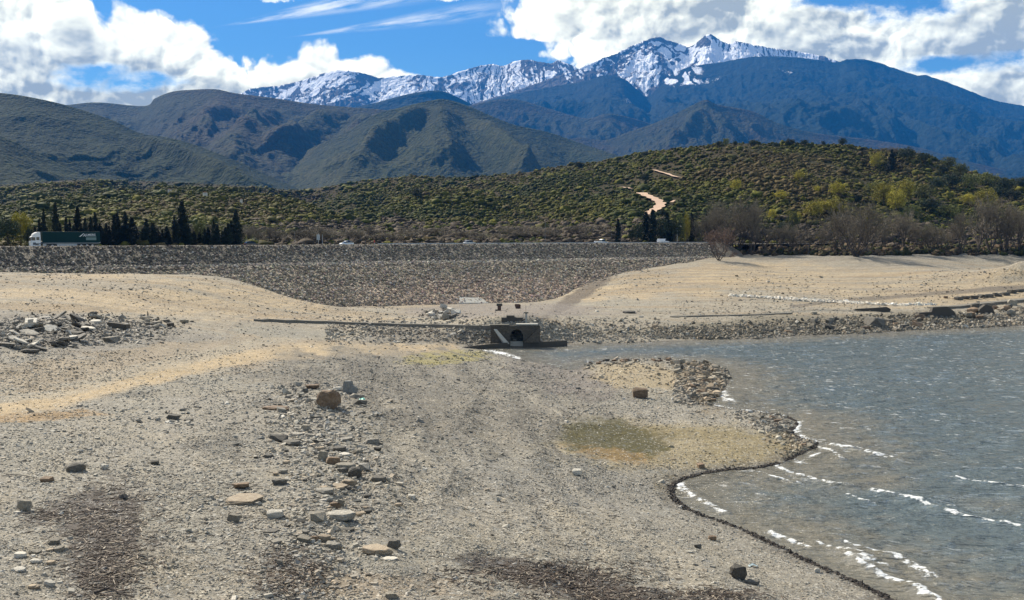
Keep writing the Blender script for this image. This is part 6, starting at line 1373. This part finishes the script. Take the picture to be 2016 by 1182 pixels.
def vehicle(name, px, s, right, kind, paint, label, cat):
    p = on_road(px, -s); ang = math.atan2(CU[1], CU[0]) + (0 if right else math.pi); v = empty(name, (p.x, p.y, RZ), ang); tag(v, label, cat)
    if kind == 'car':
        L, W = 4.1, 1.72; body = [(-2.05, .35), (-2.05, .85), (-1.95, 1.0), (-1.0, 1.02), (0.95, .98), (1.75, .86), (2.02, .68), (2.05, .35)]; cab = [(-1.85, .98), (-1.45, 1.40), (-0.3, 1.50), (0.35, 1.44), (1.15, .97)]; roof = [(-1.5, 1.405), (-1.35, 1.47), (-0.3, 1.545), (0.35, 1.485), (0.5, 1.40), (0.3, 1.41), (-0.3, 1.49), (-1.3, 1.41)]; wx = (-1.25, 1.3); wr = .31
    elif kind == 'van':
        L, W = 4.7, 1.85; body = [(-2.35, .35), (-2.35, 1.15), (1.3, 1.15), (2.2, .95), (2.35, .7), (2.35, .35)]; cab = [(-2.3, 1.13), (-2.25, 1.85), (0.6, 1.88), (1.6, 1.12)]; roof = [(-2.32, 1.80), (-2.28, 1.95), (0.55, 1.97), (0.75, 1.86), (0.6, 1.80)]; wx = (-1.5, 1.5); wr = .34
    else:
        L, W = 5.0, 1.8; body = [(-2.5, .45), (-2.5, 1.0), (-0.2, 1.0), (-0.2, 1.05), (1.1, 1.05), (2.2, .95), (2.45, .8), (2.45, .45)]; cab = [(-0.15, 1.03), (-0.1, 1.72), (0.75, 1.78), (1.35, 1.04)]; roof = [(-0.15, 1.70), (-0.05, 1.83), (0.75, 1.86), (0.9, 1.75), (0.7, 1.72)]; wx = (-1.6, 1.6); wr = .36
    MB().prism(body, -W / 2, W / 2, lambda z: 0.04 * max(0, z - .6)).build('body', paint, v, bevel=0.05)
    MB().prism(cab, -W / 2 + .06, W / 2 - .06, lambda z: 0.28 * max(0, z - 1.0)).build('windows', m_glass, v, bevel=0.02)
    MB().prism(roof, -W / 2 + .03, W / 2 - .03, lambda z: 0.28 * max(0, z - 1.0)).build('roof', paint, v)
    if kind == 'van': MB().box(-2.3, 0.2, -W / 2 + 0.03, W / 2 - 0.03, 1.13, 1.82, 0, 0.21).build('side_panel', paint, v)
    if kind == 'pickup': MB().box(-2.48, -0.25, -W / 2 + .0, -W / 2 + .08, 1.0, 1.22).box(-2.48, -0.25, W / 2 - .08, W / 2, 1.0, 1.22).box(-2.48, -2.4, -W / 2 + .08, W / 2 - .08, 1.0, 1.22).build('cargo_side', paint, v)
    for k in (-1, 1):
        for xx in (-1, 1): pass
        MB().prism([(cab[1][0] + .25, 1.08), (cab[1][0] + .3, cab[1][1] - .1), (cab[-2][0] - .2, cab[-2][1] - .1), (cab[-1][0] - .35, 1.08)], k * (W / 2 - .035) - .01, k * (W / 2 - .035) + .01, None)
        MB().box(L / 2 - .12, L / 2 + .012, k * (W / 2 - .35) - .18, k * (W / 2 - .35) + .18, .62, .76).build('headlight', m_lamp, v)
        MB().box(-L / 2 - .012, -L / 2 + .1, k * (W / 2 - .2) - .12, k * (W / 2 - .2) + .12, .7, .92).build('tail_light', m_red, v)
        for xx in wx: wheel(v, xx, k * (W / 2 - .1), wr)
    return v
vehicle('car', 497, 4.6, True, 'car', m_black, 'black car with shiny roof on the road right of the broad conifer', 'car')
vehicle('car', 683, 8.2, False, 'car', m_white, 'white car heading left on the embankment road', 'car')
vehicle('car', 925, 4.6, True, 'car', m_silver, 'silver car heading right, in the middle of the embankment road', 'car')
vehicle('pickup_truck', 1183, 4.6, True, 'pickup', m_white, 'white pickup with open bed behind the guard rail', 'pickup')
vehicle('van', 1305, 4.6, True, 'van', m_white, 'white van on the road before the dark clump of trees', 'van')
def lorry():
    p = on_road(131, -8.2); v = empty('lorry', (p.x, p.y, RZ), math.atan2(-CU[1], -CU[0])); tag(v, 'articulated lorry with white cab and dark green trailer on the embankment road', 'lorry')
    H = 1.25  # half width; x forward, total 16.5 m
    f = 8.25; cab = [(f - 2.3, .55), (f - 2.3, 3.35), (f - 1.9, 3.45), (f - .55, 3.0), (f - .15, 2.75), (f, 1.6), (f, .45), (f - .6, .4)]
    MB().prism(cab, -H, H, lambda z: 0.05 * max(0, z - 2)).build('cab', m_white, v, bevel=0.06)
    MB().prism([(f - 2.25, 3.35), (f - 2.25, 3.98), (f - 1.5, 3.9), (f - .75, 3.55), (f - .5, 3.05), (f - 1.9, 3.4)], -H + .1, H - .1).build('wind_deflector', m_white, v, bevel=0.05)
    for k in (-1, 1):
        MB().box(f - 1.05, f - .3, k * (H - .01) - .02, k * (H - .01) + .02, 1.85, 2.65, .0).build('side_window', m_glass, v); MB().box(f - 2.0, f - 1.3, k * (H - .01) - .02, k * (H - .01) + .02, 1.95, 2.7).build('side_window', m_glass, v)
        MB().box(f - .35, f - .1, k * (H + .15) - .12, k * (H + .15) + .12, 1.9, 2.75).build('mirror', m_grey, v)
        MB().box(f - 1.15, f - .5, k * (H + .004) - .02, k * (H + .004) + .02, .75, 1.35).build('step_panel', m_grey, v)
        MB().box(f - 2.35, f - 1.1, k * (H - .1) - .12, k * (H - .1) + .13, .95, 1.15).build('mudguard', m_grey, v)
        MB().box(f - .08, f + .012, k * .9 - .22, k * .9 + .22, .65, .85).build('headlight', m_lamp, v)
        for x, q in ((f - 1.45, .51), (f - 5.0, .51), (-3.6, .51), (-4.95, .51), (-6.3, .51)): wheel(v, x, k * (H - .17), q, .33)
        MB().box(-2.6, 2.2, k * (H - .05) - .02, k * (H - .05) + .02, .5, 1.0).build('side_guard', m_steel, v)
        MB().box(-8.2, f - 2.75, k * (H + .012) - .014, k * (H + .012) + .014, 1.12, 1.24).build('trailer_rail', m_steel, v)
        MB().box(-8.22, -8.12, k * (H - .06) - .08, k * (H - .06) + .08, 1.12, 1.42).build('rail_end', m_steel, v)
    MB().prism([(f - 2.32, 1.0), (f - 2.32, 1.55), (f - 2.75, 1.7), (f - 2.75, 1.0)], -H + .2, H - .2).box(-8.1, f - 2.2, -.45, .45, .75, 1.1).build('chassis', m_grey, v)
    MB().box(f - 3.6, f - 2.8, H - .55, H - .02, .5, .95).build('fuel_tank', m_steel, v)
    MB().box(f - .06, f + .015, -1.05, 1.05, 1.75, 2.6).build('windscreen', m_glass, v)
    t = MB().box(-8.25, f - 2.7, -H, H, 1.1, 4.0).build('trailer', m_tgreen, v, bevel=0.04)
    mbs = MB()
    for i in range(27): x = -7.9 + i * .49; mbs.box(x, x + .06, H + .002, H + .012, 1.25, 3.9)
    mbs.build('tarpaulin_straps', m_tgreen, t)
    MB().box(-8.2, f - 2.75, -H + .02, H - .02, 4.003, 4.03).build('roof_sheet', m_steel, t)
    def text(s, x, z, size, mat, nm, sx=1.0, shear=0.0):
        c = bpy.data.curves.new(nm, 'FONT'); c.body = s; c.size = size; c.extrude = .006; c.offset = 0.012; c.shear = shear; o = bpy.data.objects.new(nm, c); COL.objects.link(o); c.materials.append(mat)
        dg = bpy.context.evaluated_depsgraph_get(); me = bpy.data.meshes.new_from_object(o.evaluated_get(dg)); bpy.data.objects.remove(o); o = bpy.data.objects.new(nm, me); COL.objects.link(o)
        o.parent = t; o.location = (x, H + .022, z); o.rotation_euler = (R(90), 0, R(180)); o.scale = (sx, 1, 1)
    # lettering seen from the near side runs towards the rear
    text('LMERS', -4.75, 3.02, .72, m_logo, 'lettering', 1.15); text('A', -4.0, 2.80, 1.0, m_logo, 'lettering', 1.0, .3)
    V = [(-3.1, 2.78), (-3.45, 2.78), (-4.25, 3.5), (-4.3, 3.62), (-4.15, 3.62)]; MB().add([(a, H + .024, b) for a, b in V] + [(a, H + .016, b) for a, b in V], [(0, 1, 2, 3, 4), (9, 8, 7, 6, 5)] + [(i, i + 5, (i + 1) % 5 + 5, (i + 1) % 5) for i in range(5)]).build('swoosh', m_logo, t)
    MB().box(-7.25, -4.7, H + .014, H + .022, 2.76, 2.92).build('underline', m_logodim, t); MB().box(-7.25, -4.75, H + .014, H + .022, 1.9, 2.6).build('faded_panel', m_logodim, t)
    # mirrored set on the far side is unseen
    return v
lorry()
# guard rail
ts = []
p0, p1 = on_road(745, 1.9 * -1), on_road(1410, 1.9 * -1)
g = empty('guard_rail', (p0.x, p0.y, RZ)); tag(g, 'long grey guard rail along the right half of the embankment road', 'guard rail')
L_ = (p1 - p0).length; dv = (p1 - p0).normalized(); g.rotation_euler = (0, 0, math.atan2(dv.y, dv.x))
MB().prism([(0, 0.52), (L_, 0.52), (L_, 0.62), (0, 0.62)], -.03, .01).prism([(0, 0.70), (L_, 0.70), (L_, 0.82), (0, 0.82)], -.03, .01).box(0, L_, -.012, 0.012, .62, .70).build('rail', m_steel, g)
for i in range(int(L_ / 4) + 1): MB().box(i * 4.0, i * 4.0 + .1, .015, .14, -.1, .8).build('post', m_steel, g)
def pole(name, px, s, top, r, label, cat, extra=None):
    p = on_road(px, -s); zt = at_d(px, top, p.y).z; o = empty(name, (p.x, p.y, RZ)); tag(o, label, cat); h = zt - RZ; MB().tube([(0, 0, -.2), (0, 0, h)], [r, r * .7], 8).build('pole', m_steel if cat != 'pole' else m_grey, o)
    m = p.y / FPX
    if extra == 'sign': MB().box(-3.2 * m, 3.2 * m, -.12, -.06, h - 14 * m, h - 3 * m).build('board', m_steel, o); MB().tube([(1.2, .1, -.2), (1.2, .1, h - 3 * m)], r * .8, 6).build('pole', m_steel, o)
    if extra == 'lamp': MB().tube([(0, 0, h), (.4, 0, h + .25), (1.3, 0, h + .1)], .05, 6).build('arm', m_grey, o); MB().box(.9, 1.6, -.2, .2, h - .02, h + .14).build('lamp_head', m_lamp, o, bevel=.03); MB().box(-.5, .5, -.35, .35, h - .95, h - .7).build('floodlight', m_grey, o)
    if extra == 'marker': MB().tube([(0, 0, h * .55), (0, 0, h * .98)], .16, 8).build('band', m_red, o)
pole('utility_pole', 582, 14, 455, .09, 'thin dark pole behind the road left of the grey sign', 'pole'); pole('road_sign', 628, 13.5, 459, .10, 'grey rectangular sign on a post behind the road', 'sign', 'sign'); pole('utility_pole', 1073, 14, 436, .10, 'thin dark pole among the leafless trees left of the pickup', 'pole'); pole('utility_pole', 1221, 13, 436, .08, 'slender pole beside the short lone cypress', 'pole')
pole('lamp_post', 1332, 12.5, 446, .12, 'lamp post with a floodlight right of the van', 'lamp post', 'lamp'); pole('marker_post', 738, 12.6, 473, .10, 'short post with a red band right of the white car', 'post', 'marker')
m_wall = simple('house_wall', (0.62, 0.58, 0.50), 0.9, var=.04); m_tile = simple('roof_tile', (0.40, 0.20, 0.12), 0.9)
for (a, b, w, lab) in ((334, 381, 7, 'small pale farmhouse, leftmost on the wooded plain'), (404, 388, 9, 'pale farmhouse in the middle of the wooded plain'), (475, 400, 5, 'tiny white building at the right of the wooded plain')):
    x, y, z, ok = (q[0] for q in hill_hit(a, b)); m = y / FPX; W = w * m; o = empty('farmhouse', (x, y, z + 1.5), .3); tag(o, lab, 'house')
    MB().box(-W / 2, W / 2, -W * .3, W * .3, -3, W * .34).build('wall', m_wall, o); MB().prism([(-W * .54, W * .335), (W * .54, W * .335), (W * .54, W * .36), (0, W * .36 + .6), (-W * .54, W * .36)], -W * .34, W * .34).build('roof', m_tile, o); MB().box(-W * .1, W * .05, -W * .305, -W * .295, 0, W * .2).build('door', m_grey, o)
